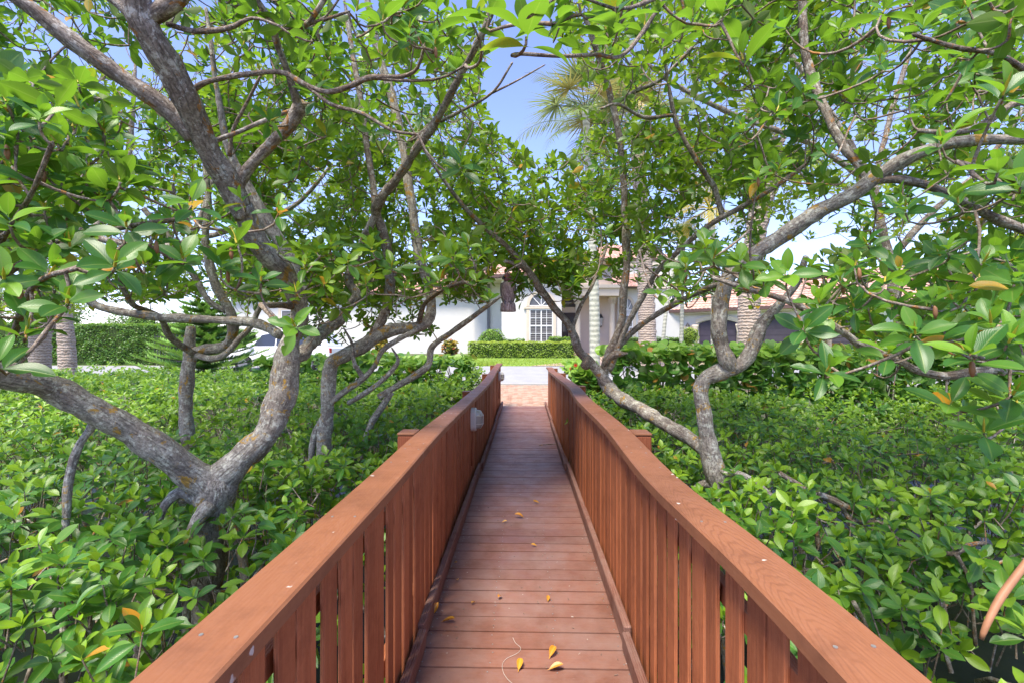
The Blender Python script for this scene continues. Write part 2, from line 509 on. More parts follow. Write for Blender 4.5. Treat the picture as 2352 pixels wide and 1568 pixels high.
def brick_material(name):
    t = NT(name)
    r = t.rand()
    g = t.node('ShaderNodeNewGeometry').outputs['Position']
    rr = t.node('ShaderNodeTexWhiteNoise', noise_dimensions='1D', ins={'W': t.math('MULTIPLY', t.attr('tint'), 91.7)}).outputs['Value']
    f = t.math('FRACT', t.math('ADD', r, rr))
    col = t.ramp(f, [(0.0, (0.30, 0.15, 0.10)), (0.3, (0.41, 0.25, 0.17)), (0.6, (0.46, 0.33, 0.24)), (0.85, (0.38, 0.19, 0.12)), (1.0, (0.38, 0.31, 0.24))])
    col = t.mix(t.ramp(t.noise(g, 20, 5, 0.7), [(0.4, 0.0), (0.75, 0.5)]), col, (0.42, 0.31, 0.24))
    t.set(Base_Color=col, Roughness=0.85)
    t.bump(t.noise(g, 120, 4, 0.7), 0.4, 0.004)
    return t.m


M['brick'] = brick_material('clay_brick')


def ground_material():
    t = NT('ground_soil')
    g = t.node('ShaderNodeNewGeometry').outputs['Position']
    n = t.noise(g, 1.4, 7, 0.7)
    n2 = t.noise(g, 22, 5, 0.7)
    col = t.mix(t.ramp(n, [(0.4, 0.0), (0.6, 1.0)]), (0.10, 0.085, 0.06), (0.07, 0.12, 0.025))
    col = t.mix(t.ramp(n2, [(0.4, 0.0), (0.7, 0.5)]), col, (0.16, 0.20, 0.05))
    t.set(Base_Color=col, Roughness=0.95)
    t.bump(n2, 0.6, 0.03)
    return t.m


def lawn_material():
    t = NT('lawn_grass')
    g = t.node('ShaderNodeNewGeometry').outputs['Position']
    n = t.noise(g, 3, 6, 0.7)
    n2 = t.noise(g, 60, 3, 0.7)
    col = t.mix(t.ramp(n, [(0.35, 0.0), (0.65, 1.0)]), (0.12, 0.26, 0.03), (0.26, 0.38, 0.05))
    col = t.mix(t.ramp(n2, [(0.45, 0.0), (0.7, 0.5)]), col, (0.34, 0.42, 0.08))
    t.set(Base_Color=col, Roughness=0.9)
    t.bump(n2, 0.7, 0.03)
    return t.m


def asphalt_material():
    t = NT('pale_asphalt')
    g = t.node('ShaderNodeNewGeometry').outputs['Position']
    n = t.noise(g, 1.2, 6, 0.7)
    n2 = t.noise(g, 90, 3, 0.7)
    col = t.mix(t.ramp(n, [(0.35, 0.0), (0.65, 1.0)]), (0.29, 0.29, 0.292), (0.37, 0.37, 0.368))
    col = t.mix(t.ramp(n2, [(0.4, 0.4), (0.6, 0.0)]), col, (0.2, 0.2, 0.205))
    t.set(Base_Color=col, Roughness=0.85)
    t.bump(n2, 0.4, 0.01)
    return t.m


def water_material():
    t = NT('dark_water')
    g = t.node('ShaderNodeNewGeometry').outputs['Position']
    t.set(Base_Color=(0.014, 0.018, 0.009), Roughness=0.22)
    t.b.inputs['Specular IOR Level'].default_value = 0.14
    t.bump(t.noise(g, 7, 4, 0.6, 0.5), 0.12, 0.03)
    return t.m


def palm_bark():
    t = NT('palm_trunk_bark')
    c = t.coord('Object')
    w = t.node('ShaderNodeTexWave', wave_type='BANDS', bands_direction='Z', ins={'Vector': c, 'Scale': 3.2, 'Distortion': 5.0, 'Detail': 4.0, 'Detail Scale': 3.0}).outputs['Fac']
    n = t.noise(c, 14, 6, 0.75)
    col = t.mix(t.ramp(w, [(0.2, 0.0), (0.6, 1.0)]), (0.24, 0.175, 0.13), (0.42, 0.33, 0.26))
    col = t.mix(t.ramp(n, [(0.42, 0.0), (0.65, 0.7)]), col, (0.50, 0.44, 0.38))
    t.set(Base_Color=col, Roughness=0.9)
    t.bump(t.math('ADD', w, n), 0.6, 0.04)
    return t.m


def smooth_palm_bark():
    t = NT('smooth_palm_bark')
    c = t.coord('Object')
    w = t.node('ShaderNodeTexWave', wave_type='BANDS', bands_direction='Z', ins={'Vector': c, 'Scale': 1.6, 'Distortion': 2.5, 'Detail': 3.0}).outputs['Fac']
    n = t.noise(c, 9, 6, 0.75)
    col = t.mix(t.ramp(w, [(0.35, 0.0), (0.55, 1.0)]), (0.34, 0.35, 0.27), (0.50, 0.50, 0.40))
    col = t.mix(t.ramp(n, [(0.5, 0.0), (0.62, 0.7)]), col, (0.22, 0.22, 0.19))
    t.set(Base_Color=col, Roughness=0.85)
    t.bump(t.math('ADD', w, n), 0.4, 0.02)
    return t.m


M['ground'] = ground_material()
M['lawn'] = lawn_material()
M['asphalt'] = asphalt_material()
M['water'] = water_material()
M['palm_bark'] = palm_bark()
M['smooth_palm'] = smooth_palm_bark()
M['concrete'] = plain('pale_concrete', (0.36, 0.35, 0.33), 0.85, 0.08, 4, 0.2)
M['core'] = plain('hedge_shade_core', (0.035, 0.06, 0.015), 0.95, 0.4, 14, 0.8, bscale=30)  # dark green that stands in for the shade inside hedges
M['bird'] = None


def bird_material():
    t = NT('decoy_plumage')
    c = t.coord('Object', (9, 9, 2.2))
    n = t.noise(c, 9, 5, 0.7)
    col = t.mix(t.ramp(n, [(0.42, 0.0), (0.6, 1.0)]), (0.24, 0.15, 0.165), (0.60, 0.46, 0.46))
    t.set(Base_Color=col, Roughness=0.7)
    t.bump(n, 0.6, 0.008)
    return t.m


M['bird'] = bird_material()
M['birddark'] = plain('decoy_wing', (0.18, 0.15, 0.18), 0.6)
M['birdhead'] = plain('decoy_head', (0.34, 0.15, 0.18), 0.6)
M['birdeye'] = plain('decoy_eye', (0.45, 0.14, 0.02), 0.2)
M['lampwhite'] = plain('bulkhead_plastic', (0.62, 0.60, 0.57), 0.45, 0.05)
M['lampglass'] = plain('bulkhead_glass', (0.34, 0.33, 0.31), 0.15, 0.05, spec=0.6)
M['propagule'] = plain('mangrove_fruit', (0.27, 0.13, 0.06), 0.5)
M['root'] = plain('smooth_brown_root', (0.40, 0.19, 0.10), 0.5, 0.15, 20)
M['stipule'] = plain('yellow_bud', (0.52, 0.42, 0.05), 0.4, 0.3, 30)
M['line'] = plain('clear_fishing_line', (0.6, 0.56, 0.5), 0.3)
M['red'] = plain('red_blossom', (0.55, 0.05, 0.02), 0.5)
exec_order = "structure first, then objects"

# ------------------------------------------------------------------ the setting
WATER_Z = -0.95


def ground_z(y):
    pts = [(-60, -1.7), (8.2, -1.5), (10.2, -0.45), (11.6, -0.10), (12.0, -0.055), (16.5, 0.11), (22.5, 0.44), (29, 0.57), (34, 0.60), (60, 0.62), (2000, 0.9)]
    return np.interp(y, [p[0] for p in pts], [p[1] for p in pts])


ys = np.unique(np.concatenate([np.linspace(-40, 6, 10), np.linspace(6, 40, 60), np.geomspace(40, 1500, 16)]))
xs = np.unique(np.concatenate([-np.geomspace(30, 1200, 12), np.linspace(-30, 30, 61), np.geomspace(30, 1200, 12)]))
gx, gy = np.meshgrid(xs, ys)
gz = ground_z(gy)
for (i, j), _ in np.ndenumerate(gz):
    if gy[i, j] < 11.5: gz[i, j] += 0.12 * noise.noise(Vector((gx[i, j] * 0.7, gy[i, j] * 0.7, 0)))
GV = np.stack([gx, gy, gz], -1).reshape(-1, 3)
nx_, ny_ = len(xs), len(ys)
idx = np.arange(nx_ * ny_).reshape(ny_, nx_)
GQ = np.stack([idx[:-1, :-1], idx[:-1, 1:], idx[1:, 1:], idx[1:, :-1]], -1).reshape(-1, 4)
g = obj('ground', mesh_arrays('ground', GV, GQ), M['ground'])
tag(g, 'dark soil bank and open ground beneath the hedges', 'ground', kind='structure')
w = obj('water', mesh_arrays('water', [(-40, -30, WATER_Z), (40, -30, WATER_Z), (40, 10.2, WATER_Z), (-40, 10.2, WATER_Z)], [(0, 1, 2, 3)]), M['water'])
tag(w, 'still dark creek water beneath the mangroves', 'water', kind='structure')


def sheet(name, label, cat, mat, x0, x1, y0, y1, lift, ny=12, edge=None):
    V, Q = [], []
    for i in range(ny + 1):
        y = y0 + (y1 - y0) * i / ny
        a, b = (x0, x1) if edge is None else edge(y)
        V += [(a, y, ground_z(y) + lift), (b, y, ground_z(y) + lift)]
    for i in range(ny):
        Q.append((2 * i, 2 * i + 1, 2 * i + 3, 2 * i + 2))
    o = obj(name, mesh_arrays(name, V, Q), mat)
    return tag(o, label, cat, kind='structure')


road = sheet('road', 'pale grey asphalt lane crossing beyond the footbridge', 'road', M['asphalt'], -90, 90, 16.75, 22.5, 0.02)
kerb = MB().box(-90, 90, 16.5, 16.74, 0.0, ground_z(16.6) + 0.05).build('kerb', M['concrete'])
tag(kerb, 'white concrete edging strip between brick path and lane', 'kerb', kind='structure')
lawn = sheet('lawn', 'bright green lawn strip in front of the clipped hedge', 'lawn', M['lawn'], -16, 40, 22.7, 34, 0.012)

# short grass blades on the lawn and beside the path: one mass
def grass(name, label, regions, n, h, mat):
    V, Q, T, tint = [], [], [], []
    for k in range(n):
        x0, x1, y0, y1 = regions[k % len(regions)]
        x, y = random.uniform(x0, x1), random.uniform(y0, y1)
        z = float(ground_z(y)) - 0.01
        a = random.uniform(0, math.pi)
        hh = h * random.uniform(0.5, 1.4)
        wd = 0.012 + 0.02 * (y > 20)
        dx, dy = math.cos(a) * wd, math.sin(a) * wd
        lx, ly = random.uniform(-.5, .5) * hh, random.uniform(-.5, .5) * hh
        o = len(V)
        V += [(x - dx, y - dy, z), (x + dx, y + dy, z), (x + lx, y + ly, z + hh)]
        T.append((o, o + 1, o + 2))
        tint += [random.uniform(0.2, 0.75)] * 3
    me = mesh_arrays(name, V, None, uv=np.full((len(V), 2), 0.2), attrs={'tint': tint}, T=T)
    return tag(obj(name, me, mat), label, 'grass', kind='stuff')


grass('lawn_grass', 'short bright blades of the lawn before the hedge', [(-9, 3.2, 22.7, 28.5), (5, 22, 23.5, 33)], 16000, 0.075, M['hedge_yellow'])
grass('verge_grass', 'tufts of grass along the edges of the brick path', [(-1.5, -0.98, 12.1, 16.4), (1.0, 1.6, 12.1, 16.4), (-2.6, -1.3, 22.6, 24.5)], 1400, 0.16, M['hedge_yellow'])

# brick path between the bridge and the lane: herringbone bricks
path_bed = sheet('path', 'sandy joint bed of the herringbone brick path', 'path', M['concrete'], -1.25, 1.3, 12.02, 16.49, 0.008)
drive_edge = lambda y: (np.interp(y, [22.7, 26, 30, 34.5], [0.3, 2.6, 3.9, 4.2]), np.interp(y, [22.7, 26, 30, 34.5], [12.0, 12.0, 9.0, 8.2]))
drive = sheet('driveway', 'pinkish brick driveway curving up to the entrance', 'driveway', M['brick'], 0, 0, 22.7, 34.6, 0.025, 24, drive_edge)


def herringbone(x0, x1, y0, y1, L=0.205, W=0.1):
    out = []
    d = 1 / math.sqrt(2)
    for i in range(-60, 60):
        for j in range(-60, 60):
            # classic 90-degree herringbone in a rotated lattice
            for (bx, by, ang) in (((i + 2 * 0) * W + j * 0, 0, 0),):
                pass
    n = 70
    for a in range(-n, n):
        for b in range(-n, n):
            # cell step (W, W) along the zigzag and (2L.. ) across
            ox, oy = a * W + b * 2 * L, a * W
            for (cx, cy, r) in ((ox + L / 2, oy + W / 2, 0.0), (ox + L + W / 2, oy + W - L / 2 + W * 0, math.pi / 2)):
                rx, ry = (cx - cy) * d, (cx + cy) * d
                rx, ry = rx * 1.0, ry * 1.0
                X, Y = rx, ry + 14
                if x0 < X < x1 and y0 < Y < y1: out.append((X, Y, r + math.pi / 4))
    return out


bricks = herringbone(-1.2, 1.25, 12.08, 16.43)
bricks.sort(key=lambda b: b[1])
bm_ = MB().box(-0.0985, 0.0985, -0.0465, 0.0465, -0.03, 0.03).mesh('brick', bevel=0.004)
bm_.materials.append(M['brick'])
for k, (x, y, r) in enumerate(bricks[:300]):
    o = bpy.data.objects.new('brick', bm_)
    COL.objects.link(o)
    o.parent = path_bed
    o.location = (x, y, ground_z(y) - 0.006 + random.uniform(-.003, .003))
    o.rotation_euler = (math.atan(0.037) + random.uniform(-.01, .01), random.uniform(-.01, .01), r + random.uniform(-.02, .02))
restV, restQ, restT = [], [], []
for (x, y, r) in bricks[300:]:
    o = len(restV)
    c, s_ = math.cos(r), math.sin(r)
    for zz, ins in ((-0.02, 0), (0.02, 0.0), (0.024, 0.005)):
        for (a, b) in ((-1, -1), (1, -1), (1, 1), (-1, 1)):
            lx, ly = a * (0.0985 - ins), b * (0.0465 - ins)
            restV.append((x + lx * c - ly * s_, y + lx * s_ + ly * c, ground_z(y) + zz))
    for lv in (0, 4):
        for k in range(4): restQ.append((o + lv + k, o + lv + (k + 1) % 4, o + lv + 4 + (k + 1) % 4, o + lv + 4 + k))
    restQ.append((o + 8, o + 9, o + 10, o + 11)); restT.append(random.random())
if restV:
    obj('brick_field', mesh_arrays('brick_field', restV, restQ, attrs={'tint': np.repeat(restT, 12)}, smooth=False), M['brick'], path_bed, 'stuff')

# ------------------------------------------------------------------ the footbridge
BX = 0.54          # inner edge of the handrail
DECK_END = 12.0
bridge = thing('footbridge', 'reddish brown timber footbridge with solid picket railings', 'footbridge', (0, 6, 0))


def railz(side, y):
    if side < 0:
        p = [(-1, 1.0), (0.5, 1.005), (1.3, 1.015), (2.0, 1.02), (2.9, 1.035), (3.6, 1.01), (4.8, 0.965), (6.2, 0.955), (7.5, 0.965), (9, 0.98), (10.5, 1.0), (12.1, 1.06)]
    else:
        p = [(-1, 0.99), (0.5, 1.0), (1.3, 1.02), (1.9, 1.005), (2.35, 1.0), (2.75, 1.03), (4.3, 1.035), (6, 1.025), (7.5, 1.03), (9, 1.005), (10.5, 0.975), (12.1, 0.965)]
    x = np.array([q[0] for q in p]); z = np.array([q[1] for q in p])
    # smooth interpolation
    k = np.linspace(-0.35, 0.35, 7)
    return float(np.mean(np.interp(y + k, x, z)))


def railx(side, y):
    w = 0.016 * math.sin(y * 1.15 + (0.4 if side > 0 else 2.1)) + (0.012 * math.sin(y * 2.3) if side > 0 else 0)
    return side * (BX + w)


# deck boards
pitch = 0.146
nb = int((DECK_END + 1.0) / pitch)
board_mesh = [MB().box(-0.60, 0.60, 0, 0.1355, -0.028, 0).mesh('deck_board') for _ in range(1)][0]
board_mesh.materials.append(M['deck'])
screws = MB()
for i in range(nb):
    y = -1.0 + i * pitch
    o = bpy.data.objects.new('deck_board', board_mesh)
    put(o, bridge)
    o.location = (random.uniform(-.004, .004), y, random.uniform(-.0015, .0015) + 0.012 * math.sin(y * 0.55))
    o.rotation_euler = (random.uniform(-.004, .004), 0, random.uniform(-.0025, .0025))
    if 1.4 < y < 4.2:
        for sx in (-0.5, -0.17, 0.17, 0.5):
            for dy in (0.03, 0.11):
                screws.lathe([(0.0038, 0), (0.0038, 0.002)], 6, (sx + random.uniform(-.012, .012), y + dy, 0.0005 + 0.012 * math.sin(y * 0.55)))
for sd_ in (-1, 1):
    for yy in (0.95, 1.6, 2.3, 2.56, 2.68, 3.3, 4.1, 4.9, 5.7, 6.12, 6.24, 7.2):
        for dx in (.035, .11):
            screws.lathe([(0.0045, 0), (0.0045, 0.0016)], 8, (railx(sd_, yy) + sd_ * dx, yy + random.uniform(-.01, .01), railz(sd_, yy)))
screws.build('screw', M['screw'], bridge, kind='stuff')
box_obj('gap_shade_sheet', M['tyre'], bridge, -0.59, 0.59, -1.0, DECK_END - 0.1, -0.052, -0.046)  # black sheet added below the boards so the gaps read as dark shade
# joists under the deck
for sx in (-0.5, 0.0, 0.5):
    box_obj('joist', M['post'], bridge, sx - 0.03, sx + 0.03, -1.0, DECK_END - 0.1, -0.26, -0.053)

for side in (-1, 1):
    # handrail planks with a grained top, end to end
    segs = [(-1.0, 2.62), (2.623, 6.18), (6.183, 9.4), (9.403, 12.12)]
    for (a, b) in segs:
        n = max(4, int((b - a) / 0.22))
        V, Q = [], []
        prof = [(0.0, -0.044), (0.0, -0.006), (0.006, 0.0), (0.142, 0.0), (0.148, -0.006), (0.148, -0.044)]
        for i in range(n + 1):
            y = a + (b - a) * i / n
            for (dx, dz) in prof:
                V.append((railx(side, y) + side * dx, y, railz(side, y) + dz))
        m_ = len(prof)
        for i in range(n):
            for k in range(m_):
                q = (i * m_ + k, i * m_ + (k + 1) % m_, (i + 1) * m_ + (k + 1) % m_, (i + 1) * m_ + k)
                Q.append(q if side < 0 else q[::-1])
        caps = [tuple(range(m_)), tuple(n * m_ + k for k in range(m_))]
        me = bpy.data.meshes.new('handrail')
        me.from_pydata(V, [], Q + caps)
        b_ = bmesh.new(); b_.from_mesh(me); bmesh.ops.recalc_face_normals(b_, faces=b_.faces); b_.to_mesh(me); b_.free()
        obj('handrail', me, M['rail'], bridge)
    # pickets
    ppitch = 0.125
    npk = int(12.0 / ppitch)
    pk = []
    for wv in (0.090, 0.095, 0.100, 0.086):
        me = MB().box(-0.007, 0.007, -wv / 2, wv / 2, 0, 1.0).mesh('picket', bevel=0.003)
        me.materials.append(M['picket'])
        pk.append(me)
    for i in range(npk):
        y = 0.15 + i * ppitch + random.uniform(-.011, .011)
        if y > 12.02: continue
        o = bpy.data.objects.new('picket', pk[random.randrange(4)])
        put(o, bridge)
        out = 0.036
        o.location = (railx(side, y) + side * (out + random.uniform(0, .012)), y, -0.12)
        o.scale = (1, 1, railz(side, y) - 0.0445 + 0.12)
        o.rotation_euler = (random.uniform(-.006, .006), 0, random.uniform(-.05, .05))
    # second layer of pickets on the outside, board over gap, leaves only slits
    for i in range(npk):
        y = 0.15 + (i + 0.5) * ppitch + random.uniform(-.012, .012)
        if y > 12.0 or y < 2.9: continue
        o = bpy.data.objects.new('picket', pk[random.randrange(4)])
        put(o, bridge)
        o.location = (railx(side, y) + side * 0.115, y, -0.12)
        o.scale = (1, 1, railz(side, y) - 0.0445 + 0.12)
    # nailing strips between the two layers
    for (z0, z1) in ((0.14, 0.215), (0.80, 0.86)):
        box_obj('nailing_strip', M['picket'], bridge, *sorted((side * (BX + 0.066), side * (BX + 0.098))), 0.0, 12.0, z0, z1)
    # toe boards in lengths, a little out of line
    for (a, b, dx, dz) in ((-1.0, 2.5, 0.0, 0.0), (2.52, 5.9, 0.012, 0.012), (5.92, 9.2, -0.006, 0.0), (9.22, 12.02, 0.01, 0.006)):
        xi = side * (0.505 + dx)
        box_obj('toe_board', M['kerb'], bridge, *sorted((xi, xi + side * 0.042)), a, b, 0.022, 0.112 + dz, bevel=0.006)
    # posts outside the rail, capped with a board
    for py_ in (0.1, 3.12, 6.35, 9.3, 11.55):
        zt = railz(side, py_)
        cx = side * (BX + 0.150 + 0.058)
        p = MB()
        for k in range(2):
            p.box(cx - 0.055, cx + 0.055, py_ - 0.072 + k * 0.074, py_ - 0.002 + k * 0.074, -1.6, zt - 0.022)
        po = p.build('post', M['post'], bridge, bevel=0.008)
        MB().box(cx - 0.057, cx + 0.057, py_ - 0.075, py_ + 0.075, zt - 0.021, zt - 0.006).build('post_cap', M['rail'], po, bevel=0.004)


# ------------------------------------------------------------------ foliage machinery
def leaf_template(n, half=1, w=0.21, fold=0.25, droop=0.18, curl=0.0, shape='mangrove', bite=None):
    """a leaf blade of length 1 along +Y, normal +Z; returns V, Q, uv"""
    vs, uv = [], []
    tt = np.linspace(0, 1, n + 1)
    for t in tt:
        if shape == 'round':
            ww = 0.5 * math.sqrt(max(0.0, 1 - (2 * t - 1) ** 2)) + 0.004
        elif shape == 'strap':
            ww = w * min(1, 6 * t + 0.3) * (1 - t) ** 0.55 + 0.003
        else:
            pet = 0.11
            if t < pet: ww = 0.016
            else:
                q = (t - pet) / (1 - pet)
                ww = w * (math.sin(math.pi * q ** 1.08) ** 0.72) + 0.008 * (1 - q)
        z0 = -droop * t * t + curl * math.sin(math.pi * t)
        for k in range(-half, half + 1):
            s = k / half
            cut = 1.0
            if bite and s * bite[1] > 0: cut = 1 - bite[2] * math.exp(-((t - bite[0]) / bite[3]) ** 2)
            vs.append((s * ww * cut, t, z0 + fold * abs(s) ** 1.2 * ww))
            uv.append((0.5 + 0.5 * s, t))
    m = 2 * half + 1
    Q = []
    for i in range(n):
        for k in range(m - 1):
            Q.append((i * m + k, i * m + k + 1, (i + 1) * m + k + 1, (i + 1) * m + k))
    return np.array(vs), np.array(Q), np.array(uv)


TPL_HERO = [leaf_template(9, 2, .225, .26, .16), leaf_template(9, 2, .21, .36, .26), leaf_template(9, 2, .24, .2, .06, .03), leaf_template(11, 2, .225, .3, .2, 0, 'mangrove', (.62, 1, .6, .07)), leaf_template(11, 2, .23, .24, .12, .02, 'mangrove', (.9, -1, .75, .12)), leaf_template(9, 2, .19, .6, .34)]
TPL_MID = [leaf_template(5, 1, .225, .30, .18), leaf_template(5, 1, .215, .38, .08)]
TPL_FAR = [leaf_template(3, 1, .23, .35, .15)]
TPL_ROUND = [leaf_template(6, 2, .5, .16, .12, 0, 'round'), leaf_template(6, 2, .5, .3, .02, 0, 'round')]


def frames(dirs, normals):
    """rotation matrices (M,3,3) whose columns are x (across), y (along dir), z (normal)"""
    y = dirs / np.linalg.norm(dirs, axis=1, keepdims=True)
    z = normals - (normals * y).sum(1, keepdims=True) * y
    z /= np.maximum(np.linalg.norm(z, axis=1, keepdims=True), 1e-6)
    x = np.cross(y, z)
    return np.stack([x, y, z], -1)


def batch_leaves(tpl, R, T, S, tint):
    """join leaves of one template; R (M,3,3), T (M,3), S (M,), tint (M,)"""
    V, Q, uv = tpl
    P_ = np.einsum('mij,nj->mni', R, V) * S[:, None, None] + T[:, None, :]
    n = len(V)
    q = (Q[None] + (np.arange(len(R)) * n)[:, None, None]).reshape(-1, 4)
    return P_.reshape(-1, 3), q, np.tile(uv, (len(R), 1)), np.repeat(tint, n)


def join_batches(bs):
    V, Q, U, A, o = [], [], [], [], 0
    for v, q, u, a in bs:
        V.append(v); Q.append(q + o); U.append(u); A.append(a); o += len(v)
    return np.concatenate(V), np.concatenate(Q), np.concatenate(U), np.concatenate(A)


def rosette_leaves(C, A, size, rng, n_pairs=4, p_yellow=0.012, bright=0.0):
    """C (M,3) tip positions, A (M,3) axes, size (M,) leaf length -> arrays of leaves (R,T,S,tint,owner)"""
    Mn = len(C)
    A = A / np.linalg.norm(A, axis=1, keepdims=True)
    ref = np.where(np.abs(A[:, 2:3]) < 0.9, np.array([[0, 0, 1.]]), np.array([[1., 0, 0]]))
    b1 = np.cross(A, ref); b1 /= np.linalg.norm(b1, axis=1, keepdims=True)
    b2 = np.cross(A, b1)
    phase = rng.uniform(0, math.pi, Mn)
    vary = rng.normal(0, 0.1, Mn)
    size = size * rng.uniform(0.78, 1.12, Mn)
    Rs, Ts, Ss, Ti, Ow = [], [], [], [], []
    elev = [22, 52, 74, 92, 108][:n_pairs]
    lens = [0.62, 0.92, 1.0, 0.95, 0.9][:n_pairs]
    for k in range(n_pairs):
        for h in range(2):
            keep = rng.random(Mn) > (0.06 if k < 3 else 0.3)
            az = phase + k * math.pi / 2 + h * math.pi + rng.normal(0, 0.22, Mn)
            el = np.radians(elev[k] + rng.normal(0, 9, Mn))
            rad = b1 * np.cos(az)[:, None] + b2 * np.sin(az)[:, None]
            d = A * np.cos(el)[:, None] + rad * np.sin(el)[:, None]
            nrm = A * np.sin(el)[:, None] - rad * np.cos(el)[:, None]
            nrm = nrm + rng.normal(0, 0.16, (Mn, 3))
            d = d + rng.normal(0, 0.06, (Mn, 3))
            tint = np.clip((0.58 if k == 0 else 0.36 if k == 1 else 0.2) + bright + rng.normal(0, 0.15, Mn) + vary, 0.0, 0.78)
            ye = rng.random(Mn) < (p_yellow * 3 if k == 3 else p_yellow * 0.4)
            tint = np.where(ye, rng.uniform(0.85, 1.0, Mn), tint)
            R = frames(d, nrm)
            T = C - A * (0.012 * k * size / 0.11)[:, None]
            s = size * lens[k] * rng.uniform(0.82, 1.12, Mn)
            i = np.nonzero(keep)[0]
            Rs.append(R[i]); Ts.append(T[i]); Ss.append(s[i]); Ti.append(tint[i]); Ow.append(i)
    return tuple(np.concatenate(a) for a in (Rs, Ts, Ss, Ti, Ow))


VARIANT = {}


def leaf_variant(matname, tpl, key, tint):
    k = (matname, key, round(tint, 1))
    if k not in VARIANT:
        V, Q, uv = tpl
        me = mesh_arrays('leaf', V, Q, uv, {'tint': np.full(len(V), round(tint, 1) if tint < .84 else max(.86, tint))})
        me.materials.append(M[matname])
        VARIANT[k] = me
    return VARIANT[k]


def plant_leaves(parent, R, T, S, tint, mat, n_parts=300, tiers=((2.6, 'hero'), (5.5, 'mid'), (999, 'far')), name='leaf', mass='foliage', tpls=None):
    """the n_parts leaves that show largest become objects of their own, the rest one mass"""
    dist = np.linalg.norm(T - np.array([0, 0, CAMZ]), axis=1)
    mid = T + R[:, :, 1] * (S * 0.5)[:, None]
    px, py, Z = proj(mid)
    vis = (Z > 0.3) & (px > -20) & (px < 2372) & (py > -20) & (py < 1588)
    show = np.where(vis, S / np.maximum(dist, .3), 0)
    order = np.argsort(-show)
    n_parts = min(n_parts, int(vis.sum()))
    own = order[:n_parts]
    rest = order[n_parts:]
    for i in own:
        key = int(i) % (len(TPL_HERO) if tpls is None else len(tpls))
        tp = TPL_HERO[key] if tpls is None else tpls[key]
        o = bpy.data.objects.new(name, leaf_variant(mat, tp, name + str(key), float(tint[i])))
        m = Matrix(R[i].tolist()).to_4x4()
        m = Matrix.Translation(Vector(T[i].tolist())) @ m @ Matrix.Scale(float(S[i]), 4)
        put(o, parent)
        o.matrix_basis = m
    bs = []
    if tpls is None:
        lo = 0
        for hi, t in tiers:
            sel = rest[(dist[rest] >= lo) & (dist[rest] < hi)]
            tl = {'hero': TPL_HERO, 'mid': TPL_MID, 'far': TPL_FAR}[t]
            for k, tp in enumerate(tl):
                ss = sel[sel % len(tl) == k]
                if len(ss): bs.append(batch_leaves(tp, R[ss], T[ss], S[ss], tint[ss]))
            lo = hi
    else:
        for k, tp in enumerate(tpls):
            ss = rest[rest % len(tpls) == k]
            if len(ss): bs.append(batch_leaves(tp, R[ss], T[ss], S[ss], tint[ss]))
    if bs:
        V, Q, U, A = join_batches(bs)
        obj(mass, mesh_arrays(mass, V, Q, U, {'tint': A}), M[mat], parent, 'stuff')


def catmull(pts, step):
    """pts (n,4) -> resampled smooth polyline"""
    pts = np.asarray(pts, float)
    if len(pts) == 2:
        k = max(2, int(np.linalg.norm(pts[1, :3] - pts[0, :3]) / step))
        return pts[0] + (pts[1] - pts[0]) * np.linspace(0, 1, k + 1)[:, None]
    ext = np.vstack([2 * pts[0] - pts[1], pts, 2 * pts[-1] - pts[-2]])
    out = []
    for i in range(1, len(ext) - 2):
        p0, p1, p2, p3 = ext[i - 1:i + 3]
        k = max(2, int(np.linalg.norm(p2[:3] - p1[:3]) / step))
        t = np.linspace(0, 1, k, endpoint=False)[:, None]
        out.append(0.5 * ((2 * p1) + (-p0 + p2) * t + (2 * p0 - 5 * p1 + 4 * p2 - p3) * t ** 2 + (-p0 + 3 * p1 - 3 * p2 + p3) * t ** 3))
    out.append(ext[-2:-1])
    return np.vstack(out)


def tube_arrays(pts, rad, n, rough=0.0, seed=0):
    """swept tube with an uneven surface -> V, Q"""
    m = len(pts)
    tan = np.gradient(pts, axis=0)
    tan /= np.maximum(np.linalg.norm(tan, axis=1, keepdims=True), 1e-9)
    side = np.cross(tan[0], (0, 0, 1.0))
    if np.linalg.norm(side) < 1e-3: side = np.array([1.0, 0, 0])
    side /= np.linalg.norm(side)
    V = np.zeros((m, n, 3))
    ang = np.arange(n) * 2 * math.pi / n
    for i in range(m):
        side = side - tan[i] * side.dot(tan[i])
        side /= np.linalg.norm(side)
        b = np.cross(tan[i], side)
        ring = np.cos(ang)[:, None] * side + np.sin(ang)[:, None] * b
        r = np.full(n, rad[i])
        if rough:
            for k in range(n):
                p = Vector((pts[i] + ring[k] * rad[i]).tolist())
                r[k] *= 1 + rough * (1.3 * noise.noise(p * 7 + Vector((seed, 0, 0))) + 0.6 * noise.noise(p * 19) + 0.3 * noise.noise(p * 45))
        V[i] = pts[i] + ring * r[:, None]
    idx = np.arange(m * n).reshape(m, n)
    nxt = np.roll(idx, -1, axis=1)
    Q = np.stack([idx[:-1], nxt[:-1], nxt[1:], idx[1:]], -1).reshape(-1, 4)
    return V.reshape(-1, 3), Q


def thin_tubes(curves, n=5):
    """many thin tubes -> one V,Q; curves: list of (pts (k,3), rad (k,))"""
    Vs, Qs, o = [], [], 0
    for pts, rad in curves:
        V, Q = tube_arrays(pts, rad, n)
        Vs.append(V); Qs.append(Q + o); o += len(V)
    return np.vstack(Vs), np.vstack(Qs)


SHOW = []


